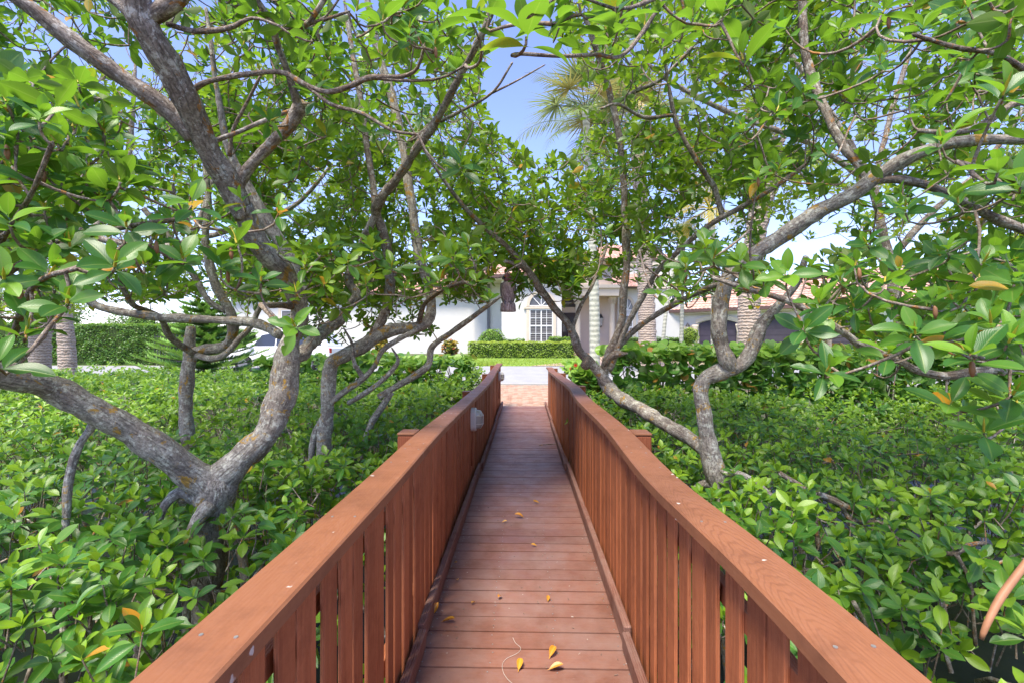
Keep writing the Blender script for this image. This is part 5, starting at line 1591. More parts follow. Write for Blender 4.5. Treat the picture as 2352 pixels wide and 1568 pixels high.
def hip_roof(parent, x0, x1, y0, y1, ze, rise, over=0.55, fr=None):
    x0 -= over; x1 += over; y0 -= over; y1 += over
    w, d = x1 - x0, y1 - y0
    ins = min(w, d) / 2
    if w >= d: R0, R1 = (x0 + ins, (y0 + y1) / 2), (x1 - ins, (y0 + y1) / 2)
    else: R0, R1 = ((x0 + x1) / 2, y0 + ins), ((x0 + x1) / 2, y1 - ins)
    f = fr or (lambda a, b, c: (a, b, c))
    zr = ze + rise
    bs = []
    c = [f(x0, y0, ze), f(x1, y0, ze), f(x1, y1, ze), f(x0, y1, ze)]
    r0, r1 = f(R0[0], R0[1], zr), f(R1[0], R1[1], zr)
    if w >= d:
        faces = [(c[0], c[1], r0, r1), (c[1], c[2], r1, r1), (c[2], c[3], r1, r0), (c[3], c[0], r0, r0)]
    else:
        faces = [(c[0], c[1], r0, r0), (c[1], c[2], r0, r1), (c[2], c[3], r1, r1), (c[3], c[0], r1, r0)]
    for fc in faces: roof_face(bs, *fc)
    V, Q, o = [], [], 0
    for v, q in bs: V.append(v); Q.append(q + o); o += len(v)
    ro = MB()
    ro.face_block(c + [r0, r1], [(0, 1, 5, 4) if w >= d else (0, 1, 4), (1, 2, 5) if w >= d else (1, 2, 5, 4), (2, 3, 4, 5) if w >= d else (2, 3, 5), (3, 0, 4) if w >= d else (3, 0, 4, 5), (3, 2, 1, 0)])
    roof = ro.build('roof', M['gutter'], parent)
    obj('roof_tiles', mesh_arrays('roof_tiles', np.vstack(V), np.vstack(Q), smooth=False), M['tile'], roof, 'stuff')
    gm = MB()
    gm.box(x0 - .1, x1 + .1, y0 - .12, y0 - .002, ze - .2, ze + .02, f)
    gm.box(x0 - .12, x0 - .002, y0, y1, ze - .2, ze + .02, f)
    gm.box(x1 + .002, x1 + .12, y0, y1, ze - .2, ze + .02, f)
    gm.build('gutter', M['gutter'], roof)
    so = MB().box(x0 + .1, x1 - .1, y0 + .12, y1 - .1, ze - .32, ze - .03, f)
    so.build('cornice', M['trim'], roof)
    return roof


def window(parent, fr, s0, s1, z0, z1, cols, rows, frame=.07, bar=.035, arch=False, blinds=True, surround=.22, sill=True, door=False):
    """fr(s, out, z): wall frame. A framed window with one pane per light"""
    w = s1 - s0
    f = MB()
    f.box(s0, s0 + frame, .02, .09, z0, z1, fr); f.box(s1 - frame, s1, .02, .09, z0, z1, fr)
    f.box(s0 + frame, s1 - frame, .02, .09, z0, z0 + frame, fr); f.box(s0 + frame, s1 - frame, .02, .09, z1 - frame, z1, fr)
    iw, ih = w - 2 * frame, z1 - z0 - 2 * frame
    for c in range(1, cols):
        bw = bar * (2.2 if cols % 2 == 0 and c == cols // 2 else 1)
        x = s0 + frame + iw * c / cols
        f.box(x - bw / 2, x + bw / 2, .022, .075, z0 + frame, z1 - frame, fr)
    for r in range(1, rows):
        bw = bar * (2.2 if rows % 2 == 0 and r == rows // 2 else 1)
        z = z0 + frame + ih * r / rows
        f.box(s0 + frame, s1 - frame, .024, .07, z - bw / 2, z + bw / 2, fr)
    wo = f.build('window', M['white'], parent)
    for c in range(cols):
        for r in range(rows):
            a = s0 + frame + iw * c / cols; b = z0 + frame + ih * r / rows
            MB().box(a, a + iw / cols, .012, .03, b, b + ih / rows, fr).build('pane', M['pane'], wo)
    if blinds:
        bl = MB()
        k = int(ih / .16)
        for i in range(k):
            z = z0 + frame + ih * (i + .2) / k
            bl.box(s0 + frame, s1 - frame, .0305, .034, z, z + .075, fr)
        bl.build('blind', M['blind'], wo, kind='stuff')
    if surround:
        zt_ = z1 + (0 if arch else surround)
        MB().box(s0 - surround, s0 - .005, .004, .12, z0 - .05, zt_, fr).build('surround', M['trim'], wo)
        MB().box(s1 + .005, s1 + surround, .004, .12, z0 - .05, zt_, fr).build('surround', M['trim'], wo)
        if not arch: MB().box(s0 - .005, s1 + .005, .006, .115, z1 + .005, z1 + surround, fr).build('surround', M['trim'], wo)
    if sill:
        MB().box(s0 - surround - .08, s1 + surround + .08, .003, .2, z0 - .22, z0 - .055, fr).build('sill', M['trim'], wo)
    return wo


def arch_light(parent, fr, s0, s1, z0, rise, surround=.22):
    """half-round fanlight over a window"""
    n = 16
    cx, r = (s0 + s1) / 2, (s1 - s0) / 2
    k = rise / r
    arc = [(cx + r * math.cos(math.pi * i / n), z0 + k * r * math.sin(math.pi * i / n)) for i in range(n + 1)]
    fo = MB().prism(arc, .012, .03, fr).build('fanlight', M['pane'], parent)
    ring = MB()
    R = r + surround
    for i in range(n):
        a, b = math.pi * i / n, math.pi * (i + 1) / n
        q = [(cx + r * math.cos(a), z0 + k * r * math.sin(a)), (cx + R * math.cos(a), z0 + (k * r + surround) * math.sin(a)), (cx + R * math.cos(b), z0 + (k * r + surround) * math.sin(b)), (cx + r * math.cos(b), z0 + k * r * math.sin(b))]
        ring.prism(q, .004, .13, fr)
    ring.build('surround', M['trim'], fo)
    bars = MB()
    bars.box(s0, s1, .031, .07, z0, z0 + .07, fr)
    for a in (45, 90, 135):
        a = math.radians(a)
        ca, sa = math.cos(a), math.sin(a)
        dx, dz = -sa * .025, ca * .025
        q = [(cx + dx, z0 + dz), (cx + r * ca + dx, z0 + k * r * sa + dz), (cx + r * ca - dx, z0 + k * r * sa - dz), (cx - dx, z0 - dz)]
        bars.prism(q, .0315, .06, fr)
    bars.build('glazing_bars', M['white'], fo)


def front(y):        # wall facing the camera at depth y: s is world x, out is toward the camera
    return lambda s, t, z: (s, y - t, z)


def zc(py, Z): return CAMZ - (py - 784) / F * Z


# left wing
box_obj('wing_wall', M['stucco'], house, X(520, 40), X(1122, 40), 40, 48, HG - .3, zc(672, 40))
hip_roof(house, X(520, 40), X(1122, 40), 40, 48, zc(672, 40), 2.2)
window(house, front(40), X(640, 40), X(690, 40), zc(790, 40), zc(712, 40), 2, 4)
# projecting bay with the big window
bx0, bx1 = X(1152, 35.5), X(1290, 35.5)
box_obj('bay_wall', M['stucco'], house, bx0, bx1, 35.5, 47, HG - .3, zc(634, 35.5))
box_obj('bay_wall', M['stucco'], house, X(1090, 38), bx0 - .002, 38, 47, HG - .3, zc(640, 38))
hip_roof(house, X(1080, 36), bx1 + .6, 35.5, 47, zc(634, 35.5), 2.0)
MB().box(X(1119, 37.9), X(1125, 37.9), 37.8, 37.99, HG, zc(650, 37.9)).build('downspout', M['downspout'], house)
wb = front(35.5)
window(house, wb, X(1216, 35.5), X(1270, 35.5), zc(786, 35.5), zc(711, 35.5), 4, 4, arch=True)
arch_light(house, wb, X(1216, 35.5), X(1270, 35.5), zc(704, 35.5), .95)
box_obj('wall_band', M['trim'], house, X(1203, 35.5), X(1283, 35.5), 35.34, 35.498, zc(710, 35.5), zc(705, 35.5))
# entrance recess
box_obj('entry_wall', M['beige'], house, bx1, X(1422, 38.5), 38.5, 47, HG - .3, zc(640, 38.5))
we = front(38.5)
door = MB()
d0, d1, dz0, dz1 = X(1289, 38.5), X(1322, 38.5), HG + .1, zc(719, 38.5)
door.box(d0, d1, .01, .08, dz0, dz1, we)
dr = door.build('door', M['doorwood'], house)
for c in range(2):
    for r in range(2):
        a = d0 + (d1 - d0) * (c + .22) / 2; b = d0 + (d1 - d0) * (c + .78) / 2
        za = dz0 + (dz1 - dz0) * (.08 + .44 * r); zb_ = dz0 + (dz1 - dz0) * (.46 + .44 * r)
        MB().box(a, b, .081, .11, za, zb_, we).build('panel', M['doorwood'] if r == 0 else M['pane'], dr)
MB().box((d0 + d1) / 2 - .02, (d0 + d1) / 2 + .02, .081, .15, dz0 + 1.0, dz0 + 1.5, we).build('handle', M['trim'], dr)
tr_ = MB().box(d0, d1, .01, .06, zc(706, 38.5), zc(688, 38.5), we).build('transom', M['pane'], house)
MB().box(d0, d1, .062, .08, zc(697.5, 38.5), zc(696.5, 38.5), we).build('glazing_bars', M['white'], tr_)
for a_, b_ in ((d0 - .25, d0 - .01), (d1 + .01, d1 + .25)): MB().box(a_, b_, .0, .12, HG, zc(684, 38.5), we).build('door_surround', M['trim'], house)
# portico: columns, entablature and canopy
for (pxc, Zc) in ((1327, 36.6), (1405, 37.2)):
    x, r = X(pxc, Zc), .21
    zt = zc(682, Zc); h = zt - HG
    col = MB().lathe([(r * 1.5, 0), (r * 1.5, .18), (r * 1.2, .24), (r * 1.08, .34), (r, .5), (r * .97, h * .5), (r * .86, h - .62), (r * .95, h - .6), (r * .9, h - .55), (r * 1.25, h - .3), (r * 1.5, h - .12), (r * 1.55, h - .1), (r * 1.55, h)], 20, (x, Zc, HG)).build('column', M['trim'], house, smooth=True)
    cap = MB()
    for k in range(12):
        a = 2 * math.pi * k / 12
        for lv, (rr, z0) in enumerate(((.95, h - .55), (1.15, h - .38))):
            a2 = a + lv * math.pi / 12
            p = Vector((x + r * rr * math.cos(a2), Zc + r * rr * math.sin(a2), HG + z0))
            o_ = Vector((math.cos(a2), math.sin(a2), 0))
            cap.tube([p, p + o_ * .04 + Vector((0, 0, .13)), p + o_ * .11 + Vector((0, 0, .19)), p + o_ * .12 + Vector((0, 0, .13))], [.05, .045, .03, .012], 5)
    cap.build('capital', M['trim'], col, smooth=True)
box_obj('entablature', M['trim'], house, X(1314, 36.6), X(1424, 36.9), 36.3, 38.49, zc(681, 36.6), zc(664, 36.6))
box_obj('entablature', M['trim'], house, X(1310, 36.6), X(1428, 36.9), 36.15, 38.48, zc(663.7, 36.6), zc(656, 36.6))
box_obj('entry_step', M['brick'], house, X(1288, 36), X(1420, 36), 35.6, 38.4, HG - .1, HG + .1)
# right block with arched window and upper storey
rx0, rx1 = X(1418, 38), X(1558, 38)
box_obj('main_wall', M['stucco'], house, rx0, rx1, 38, 50, HG - .3, zc(600, 38))
box_obj('upper_wall', M['stucco'], house, X(1300, 39), X(1418, 39) - .01, 39.2, 50, zc(655, 39), zc(592, 39))
hip_roof(house, X(1296, 38.6), rx1, 38.4, 50, zc(598, 38.4), 2.2, 0.5)
box_obj('cornice', M['trim'], house, X(1420, 37.8), rx1 + .06, 37.85, 37.998, zc(612, 38), zc(602, 38))
bs = []
roof_face(bs, (X(1404, 37), 36.8, zc(660, 37)), (X(1478, 37), 36.8, zc(660, 37)), (X(1404, 38), 38.0, zc(631, 38)), (X(1478, 38), 38.0, zc(631, 38)))
V, Q, o = [], [], 0
for v, q in bs: V.append(v); Q.append(q + o); o += len(v)
pent = MB().face_block([(X(1404, 37), 36.8, zc(661, 37)), (X(1478, 37), 36.8, zc(661, 37)), (X(1478, 38), 37.99, zc(632, 38)), (X(1404, 38), 37.99, zc(632, 38)), (X(1404, 38), 37.99, zc(664, 38)), (X(1478, 38), 37.99, zc(664, 38))], [(0, 1, 2, 3), (0, 4, 5, 1), (0, 3, 4), (1, 5, 2)]).build('pent_roof', M['gutter'], house)
obj('roof_tiles', mesh_arrays('roof_tiles', np.vstack(V), np.vstack(Q), smooth=False), M['tile'], pent, 'stuff')
wm = front(38)
window(house, wm, X(1417, 38) + .35, X(1452, 38), zc(780, 38), zc(724, 38), 3, 4, arch=True)
arch_light(house, wm, X(1417, 38) + .35, X(1452, 38), zc(714, 38), .9)
window(house, wm, X(1505, 38), X(1520, 38), zc(658, 38), zc(636, 38), 2, 2, surround=.15, blinds=False)
window(house, wm, X(1532, 38), X(1547, 38), zc(690, 38), zc(668, 38), 2, 2, surround=.15, blinds=False)


def lantern(parent, fr, s, z, k=1.0):
    b = MB()
    b.box(s - .05 * k, s + .05 * k, .002, .04, z - .1 * k, z + .3 * k, fr)
    b.box(s - .02 * k, s + .02 * k, .04, .24 * k, z + .33 * k, z + .37 * k, fr)
    b.lathe([(.01, .48), (.03, .44), (.14, .26), (.15, .24), (.145, .22)], 8, (0, 0, 0), lambda a, c, d: fr(s + a * k, .22 * k + c * k, z + d * k))
    b.lathe([(.07, -.24), (.02, -.3), (.012, -.36)], 8, (0, 0, 0), lambda a, c, d: fr(s + a * k, .22 * k + c * k, z + d * k))
    lo = b.build('wall_lantern', M['iron'], parent)
    MB().lathe([(.065, -.23), (.13, .21)], 8, (0, 0, 0), lambda a, c, d: fr(s + a * k, .22 * k + c * k, z + d * k)).build('lantern_glass', M['lanternglass'], lo)


lantern(house, we, X(1378, 38.5), zc(740, 38.5), 1.35)

# garage wing, turned toward the camera on the right
gp0 = P(1556, 784, 38.0); gp1 = P(1990, 784, 30.5)
gd = (gp1 - gp0); gd[2] = 0; GL = float(np.linalg.norm(gd)); gd /= GL
gn = np.array([gd[1], -gd[0], 0.0])
gfr = lambda s, t, z: tuple(gp0[:2] + gd[:2] * s + gn[:2] * t) + (z,)
garage = house


def gs(px):
    """distance along the garage front where the view line at px meets it"""
    r = P(px, 784, 1.0)[:2]
    A_ = np.array([[gd[0], -r[0]], [gd[1], -r[1]]])
    return float(np.linalg.solve(A_, -gp0[:2])[0])


GZE = zc(712, 37)
box_obj('garage_wall', M['stucco'], house, 0, GL + 9, -9, 0, HG - .3, GZE, fr=gfr)
hip_roof(house, 0, GL + 9, -9, 0.0, GZE, 2.7, 0.6, fr=lambda a, b, c: gfr(a, -9 - b, c))
for (a, b) in ((1606, 1692), (1745, 1835), (1868, 1962)):
    s0, s1 = gs(a), gs(b)
    zt, rise = HG + 2.35, .3
    n = 12
    arc = [(s0, HG)] + [(s0 + (s1 - s0) * i / n, zt + rise * math.sin(math.pi * i / n)) for i in range(n + 1)] + [(s1, HG)]
    gdr = MB().prism(arc, .004, .03, gfr).build('garage_door', M['garage'], house)
    for k in range(5):
        MB().box(s0 + .03, s1 - .03, .031, .055, HG + .03 + k * .47, HG + .47 + k * .47, gfr).build('panel', M['garage'], gdr)
    tm = MB()
    for i in range(n):
        q = [(s0 - .2 + (s1 - s0 + .4) * i / n, zt + rise * math.sin(math.pi * i / n) + .005), (s0 - .2 + (s1 - s0 + .4) * i / n, zt + rise * math.sin(math.pi * i / n) + .3), (s0 - .2 + (s1 - s0 + .4) * (i + 1) / n, zt + rise * math.sin(math.pi * (i + 1) / n) + .3), (s0 - .2 + (s1 - s0 + .4) * (i + 1) / n, zt + rise * math.sin(math.pi * (i + 1) / n) + .005)]
        tm.prism(q, .06, .2, gfr)
    tm.build('door_surround', M['trim'], gdr)
    for s_ in (s0 - .22, s1 + .22):
        cb = MB().lathe([(.22, 0), (.22, .15), (.17, .2), (.16, 1.7), (.17, 1.72), (.15, 1.75), (.24, 2.1), (.25, 2.25)], 12, (0, 0, 0), lambda x_, y_, z_, s_=s_: gfr(s_ + x_, .25 + y_, HG + z_)).build('column', M['trim'], gdr, smooth=True)
window(house, gfr, gs(1566), gs(1588), HG + .95, HG + 2.0, 2, 2, surround=.2, blinds=False)
lantern(house, gfr, gs(1609) - .9, HG + 1.9, 1.1)
MB().box(gs(1990), gs(1990) + .1, .02, .12, HG, GZE, gfr).build('downspout', M['downspout'], house)
lantern(house, gfr, gs(2003), HG + 1.8, 1.1)

# hose coil by the garage
hs = MB()
hc = gfr(gs(1607), .3, HG)
for k in range(5):
    n = 20
    pts = [(hc[0] + (.42 - .03 * k) * math.cos(2 * math.pi * i / n), hc[1] - .05 * k, HG + .48 + (.42 - .03 * k) * math.sin(2 * math.pi * i / n)) for i in range(n + 1)]
    hs.tube(pts, .022, 6)
hs.box(hc[0] - .3, hc[0] + .3, hc[1] - .1, hc[1] + .1, HG - .02, HG + .07)
ho = hs.build('hose_reel', M['iron'])
tag(ho, 'dark coiled garden hose leaning at the foot of the garage wall', 'hose')

# ------------------------------------------------------------------ palms
def palm(label, trunk, mat, crown=None, fan=False, n=14, L=2.6, leafmat='frond', droop=1.0, group='palms in front of the house', bright=0.0, boots=False):
    w = [np.append(P(a, b, c), r * c / F) for a, b, c, r in trunk]
    base = w[0][:3].copy(); base[2] = float(ground_z(base[1])); w[0][:3] = base
    root = thing('palm_tree', label, 'palm', base, group)
    c = catmull(w, .12)
    rad = c[:, 3] * (1 + (.05 if mat is M['palm_bark'] else .008) * np.sin(np.arange(len(c)) * 2.1))
    V, Q = tube_arrays(c[:, :3], rad, 16, .05 if mat is M['palm_bark'] else .02, 2.0)
    obj('trunk', mesh_arrays('trunk', V, Q), mat, root)
    top = c[-1, :3]
    if boots:
        bb = MB()
        for k in range(46):
            i = len(c) - 1 - int(k / 46 * min(len(c) - 2, 16)); a = k * 2.4
            d = Vector((math.cos(a), math.sin(a), 0)); p = Vector(c[i, :3].tolist()) + d * float(c[i, 3]) * .9
            bb.tube([p, p + d * .10 + Vector((0, 0, .14)), p + d * .16 + Vector((0, 0, .3))], [.09, .07, .03], 5)
        bb.build('leaf_bases', M['palm_bark'], root)
    st = leaf_template(3, 1, .022 if not fan else .03, .2, .12, 0, 'strap')
    R_, T_, S_, ti_, ribs = [], [], [], [], []
    for k in range(n):
        az = k * 2.399 + RNG.uniform(-.3, .3)
        el = math.radians(RNG.uniform(-15, 75) if k > 2 else 70)
        d = np.array([math.cos(az) * math.cos(el), math.sin(az) * math.cos(el), math.sin(el)])
        m = 16
        LL = L * RNG.uniform(.8, 1.1)
        p, pts = top.copy(), [top.copy()]
        for i in range(m):
            d = d + np.array([0, 0, -.105 * droop * (0.35 + i / m)]); d /= np.linalg.norm(d)
            p = p + d * LL / m; pts.append(p.copy())
        pts = np.array(pts)
        tint0 = np.clip(RNG.normal(.3, .18) + bright, 0, .8) if RNG.random() > .12 else .9
        if fan:
            hub = pts[int(m * .45)]; dd = pts[int(m * .45)] - pts[int(m * .45) - 1]; dd /= np.linalg.norm(dd)
            ribs.append((pts[:int(m * .45) + 1], np.full(int(m * .45) + 1, .02)))
            sd_ = np.cross(dd, (0, 0, 1.)); sd_ /= np.linalg.norm(sd_) + 1e-6
            nm = np.cross(sd_, dd)
            for q in np.linspace(-2.0, 2.0, 34):
                v = dd * math.cos(q) + sd_ * math.sin(q) + nm * RNG.normal(.05, .1) + np.array([0, 0, -.12])
                R_.append(frames(v[None], nm[None])[0]); T_.append(hub); S_.append(LL * .5 * (1 - .1 * abs(q)) * RNG.uniform(.85, 1.1)); ti_.append(tint0)
        else:
            ribs.append((pts, np.linspace(.03, .006, m + 1)))
            for i in range(2, m):
                for u in (0, .33, .66):
                    pos = pts[i] * (1 - u) + pts[i + 1] * u if i < m else pts[i]
                    tg = pts[min(i + 1, m)] - pts[i]; tg /= np.linalg.norm(tg)
                    sd_ = np.cross(tg, (0, 0, 1.)); sd_ /= np.linalg.norm(sd_) + 1e-6
                    nm = np.cross(sd_, tg)
                    f_ = (i + u) / m
                    for s_ in (-1, 1):
                        v = sd_ * s_ + tg * .75 + np.array([0, 0, -.35 * droop]) + nm * .25 + RNG.normal(0, .08, 3)
                        R_.append(frames(v[None], (nm + .3 * sd_ * s_)[None])[0]); T_.append(pos); S_.append(LL * .26 * math.sin(math.pi * min(1, .18 + f_ * .82)) ** .7 + .08); ti_.append(tint0 + RNG.normal(0, .05))
    if n:
        V, Q, U, A = batch_leaves(st, np.array(R_), np.array(T_), np.array(S_), np.clip(np.array(ti_), 0, 1))
        obj('fronds', mesh_arrays('fronds', V, Q, U, {'tint': A}), M[leafmat], root, 'stuff')
        V, Q = thin_tubes(ribs, 5)
        obj('frond_stalks', mesh_arrays('frond_stalks', V, Q), M['stipule'] if leafmat == 'frond_yellow' else M['frond'], root, 'stuff')
    return root


palm('thick rough-barked palm trunk right of the arched window', [(1488, 812, 20, 22), (1486, 750, 20, 20), (1484, 680, 20, 19), (1480, 600, 20, 17.5), (1474, 520, 20, 17), (1468, 400, 20, 16), (1462, 300, 20, 15)], M['palm_bark'], n=18, L=3.0, fan=True)
palm('pale smooth-trunked palm standing before the entrance portico', [(1366, 835, 18.5, 12), (1366, 760, 18.5, 12), (1365, 690, 18.5, 11.5), (1362, 600, 18.5, 10.5), (1358, 500, 18.5, 10), (1352, 380, 18.5, 9), (1345, 255, 18.5, 8)], M['smooth_palm'], n=17, L=2.6, fan=True, bright=-.1)
palm('feather-leaved palm with frayed drooping fronds beside the sky gap', [(1366, 815, 30, 5), (1366, 600, 30, 5), (1362, 420, 30, 4.5), (1352, 300, 30, 4)], M['smooth_palm'], n=17, L=5.2, droop=1.2, bright=.1)
palm('stout shaggy palm behind the crooked mangrove trunk', [(1722, 822, 15, 25), (1720, 740, 15, 24), (1722, 640, 15, 23), (1732, 560, 15, 22), (1745, 480, 15, 24), (1758, 400, 15, 28), (1765, 330, 15, 26)], M['palm_bark'], n=16, L=2.4, boots=True, fan=True)
palm('yellow-fronded coconut palm left of the stout shaggy palm', [(1640, 806, 25, 8), (1641, 700, 25, 7.5), (1640, 600, 25, 7), (1632, 480, 25, 7)], M['smooth_palm'], n=16, L=2.9, leafmat='frond_yellow', droop=1.3)
palm('thin leaning palm stem against the white upper wall', [(1520, 805, 27, 4.5), (1527, 740, 27, 4.2), (1540, 650, 27, 4), (1556, 590, 27, 4), (1566, 540, 27, 4)], M['smooth_palm'], n=12, L=1.9, droop=1.2, bright=.25)
palm('thin straight palm stem at the left edge of the garage roof', [(1564, 810, 28, 5), (1566, 740, 28, 4.5), (1568, 650, 28, 4), (1570, 560, 28, 4)], M['smooth_palm'], n=12, L=1.9, droop=1.2, leafmat='frond_yellow')
palm('low yellowing palm drooping over the third garage door', [(1905, 812, 24, 5), (1905, 780, 24, 5), (1905, 735, 24, 6)], M['palm_bark'], n=15, L=1.9, droop=1.7, leafmat='frond_yellow')
palm('ringed grey palm trunk left of the tall hedge', [(158, 845, 16, 18), (152, 780, 16, 16), (147, 720, 16, 15), (143, 640, 16, 14), (140, 540, 16, 13)], M['palm_bark'], n=14, L=2.6, group='palms by the lane')
palm('stout palm trunk with criss-cross leaf stubs at left picture edge', [(92, 850, 17, 20), (92, 780, 17, 20), (90, 700, 17, 21), (90, 640, 17, 22)], M['palm_bark'], n=14, L=2.6, boots=True, fan=True, group='palms by the lane')


# ------------------------------------------------------------------ far trees and the young conifer
def far_tree(label, px, Z, h, r, n, mat='far', seed=0, group='distant trees on the skyline'):
    b = np.array([X(px, Z), Z, float(ground_z(Z))])
    root = thing('distant_tree', label, 'tree', b, group)
    MB().tube([b, b + (0.1, 0, h * .45), b + (.2, 0, h * .75)], [.25, .18, .08], 8).build('trunk', M['bark'], root)
    rng = np.random.default_rng(seed)
    cl = rng.normal(0, 1, (26, 3)); cl /= np.linalg.norm(cl, axis=1, keepdims=True)
    cl = cl * rng.uniform(.3, 1, (26, 1)) * np.array([r, r, h * .36]) + b + np.array([0, 0, h * .62])
    k = rng.integers(0, 26, n)
    d = rng.normal(0, 1, (n, 3)); d /= np.linalg.norm(d, axis=1, keepdims=True)
    p = cl[k] + d * rng.uniform(.5, 1, (n, 1)) * r * .34
    surface_leaves(root, p, d + np.array([0, 0, .5]), (.28, .5), mat, TPL_SMALL, np.clip(.3 + .3 * d[:, 2] + rng.normal(0, .12, n), 0, .8), 0, .5, rng, 'crown')
    for j in range(5):
        q = cl[j * 5]
        MB().tube([b + (0, 0, h * .35), (b + (0, 0, h * .45) + q) / 2, q], [.1, .07, .03], 6).build('limb', M['bark'], root)


for k, (px, Z, h, r, lab) in enumerate([(-60, 60, 8.5, 5, 'distant broad tree past the left end of the tall hedge'), (120, 75, 8, 5, 'distant tree just above the ringed palm'), (300, 90, 6.5, 5, 'hazy low tree above the flowering shrub'), (420, 95, 7, 5, 'hazy tree beyond the iron gate'), (560, 70, 8, 5, 'distant tree above the parked white car'), (660, 55, 8.5, 4, 'distant tree beside the left wing roof'),
                                  (1625, 60, 9.0, 3.2, 'dark tree peeking over the garage roof ridge'), (2120, 55, 9, 5, 'distant tree right of the garage roof'), (2300, 50, 9, 5, 'distant tree at the far right beyond the lawn'), (-260, 45, 9, 5, 'distant tree left of all palms')]):
    far_tree(lab, px, Z, h, r, 2600, seed=k + 3)

# young feathery conifer by the lane
cb = np.array([X(460, 12.9), 12.9, float(ground_z(13.5))])
con = thing('young_conifer', 'feathery young conifer with drooping tiers before the parked car', 'tree', cb)
MB().tube([cb, cb + (0, 0, 1.3), cb + (.02, 0, 2.6)], [.06, .045, .012], 8).build('trunk', M['bark'], con)
R_, T_, S_, ti_, ribs = [], [], [], [], []
for tier in range(14):
    z = .35 + tier * .165
    for k in range(7):
        a = k * 2 * math.pi / 7 + tier * .5 + RNG.uniform(-.15, .15)
        LL = (1.95 - tier * .105) * RNG.uniform(.85, 1.1)
        p = cb + np.array([0, 0, z]); d = np.array([math.cos(a), math.sin(a), .28]); pts = [p]
        for i in range(12):
            d = d + np.array([0, 0, -.05 + .012 * i]); d /= np.linalg.norm(d); p = p + d * LL / 12; pts.append(p)
        pts = np.array(pts); ribs.append((pts, np.linspace(.014, .004, 13)))
        for i in range(1, 13):
            tg = pts[i] - pts[i - 1]; tg /= np.linalg.norm(tg)
            sd_ = np.cross(tg, (0, 0, 1.)); sd_ /= np.linalg.norm(sd_)
            for u in np.linspace(0, 1, 6, endpoint=False):
                for s_ in (-1, 1):
                    v = sd_ * s_ + tg * .9 + np.array([0, 0, RNG.uniform(-.1, .45)])
                    R_.append(frames(v[None], np.array([[0, 0, 1.]]))[0]); T_.append(pts[i - 1] * (1 - u) + pts[i] * u); S_.append(RNG.uniform(.22, .36) * (1.1 - .5 * i / 12)); ti_.append(np.clip(RNG.normal(.4, .15) + .25 * (i > 9), 0, .8))
V, Q, U, A = batch_leaves(leaf_template(2, 1, .075, .3, -.15, 0, 'strap'), np.array(R_), np.array(T_), np.array(S_), np.array(ti_))
obj('needles', mesh_arrays('needles', V, Q, U, {'tint': A}), M['pine'], con, 'stuff')
V, Q = thin_tubes(ribs, 5)
obj('boughs', mesh_arrays('boughs', V, Q), M['twig'], con, 'stuff')

# iron gate beyond the hedge end
gate = thing('iron_gate', 'black iron bar gate at the end of the tall hedge', 'gate', (X(365, 23), 23.0, ground_z(23)))
gx0, gx1, gz0 = X(340, 23), X(405, 23), float(ground_z(23))
for z in (.18, 1.35):
    MB().box(gx0, gx1, 22.98, 23.02, gz0 + z, gz0 + z + .04).build('rail', M['iron'], gate)
for k in range(11):
    x = gx0 + (gx1 - gx0) * k / 10
    MB().box(x - .012, x + .012, 22.988, 23.012, gz0, gz0 + 1.5).build('bar', M['iron'], gate)

# ------------------------------------------------------------------ the parked car (facing left)
CY, CZ = 20.6, float(ground_z(20.6)) + .02
car = thing('parked_car', 'white sport utility car parked on the lane behind the mangrove trunks', 'car', (X(640, 20.6), CY, CZ))
cx0 = X(534, 20.6)
clen = X(752, 20.6) - cx0 + .4


def carp(u, v, z): return (cx0 + u * clen, CY - .95 + v * 1.9, CZ + z)


side = [(0.0, .38), (.005, .62), (.02, .82), (.10, .93), (.22, 1.0), (.235, 1.02), (.97, 1.06), (.995, .95), (1.0, .55), (.985, .34)]
cabin = [(.215, 1.0), (.33, 1.56), (.37, 1.66), (.55, 1.72), (.80, 1.70), (.90, 1.62), (.975, 1.05)]


def arc_pts(cu, r, n=10):
    rr = r / clen
    return [(cu + rr * math.cos(math.pi * i / n), .34 + r * math.sin(math.pi * i / n)) for i in range(n + 1)]


low = [(.985, .30)] + arc_pts(.80, .40) + arc_pts(.19, .40) + [(.015, .30)]
body_poly = side + low
bmc = MB()
n = len(body_poly)
secs = [(0.0, .93), (.03, .985), (.07, 1.0), (.93, 1.0), (.97, .985), (1.0, .93)]
vs = []
for v_, sc_ in secs:
    for (u, z) in body_poly:
        vs.append(carp(.5 + (u - .5) * (.985 + .015 * sc_), v_, .3 + (z - .3) * (sc_ if z > .6 else 1)))
fs = [(i * n + k, i * n + (k + 1) % n, (i + 1) * n + (k + 1) % n, (i + 1) * n + k) for i in range(len(secs) - 1) for k in range(n)]
fs += [tuple(range(n)), tuple((len(secs) - 1) * n + k for k in range(n - 1, -1, -1))]
bmc.face_block(vs, fs)
body = bmc.build('body', M['car'], car)
cb_ = MB(); m = len(cabin); vs = []
for v_, ins in ((.04, 0), (.12, 1), (.88, 1), (.96, 0)):
    for (u, z) in cabin:
        vs.append(carp(u, v_ if z < 1.1 else (.5 + (v_ - .5) * (.86 if ins else .84)), z - (0 if ins or z < 1.1 else .05)))
fs = [(i * m + k, i * m + (k + 1) % m, (i + 1) * m + (k + 1) % m, (i + 1) * m + k) for i in range(3) for k in range(m)] + [tuple(range(m)), tuple(3 * m + k for k in range(m - 1, -1, -1))]
cb_.face_block(vs, fs)
cb_.build('roof', M['car'], car)
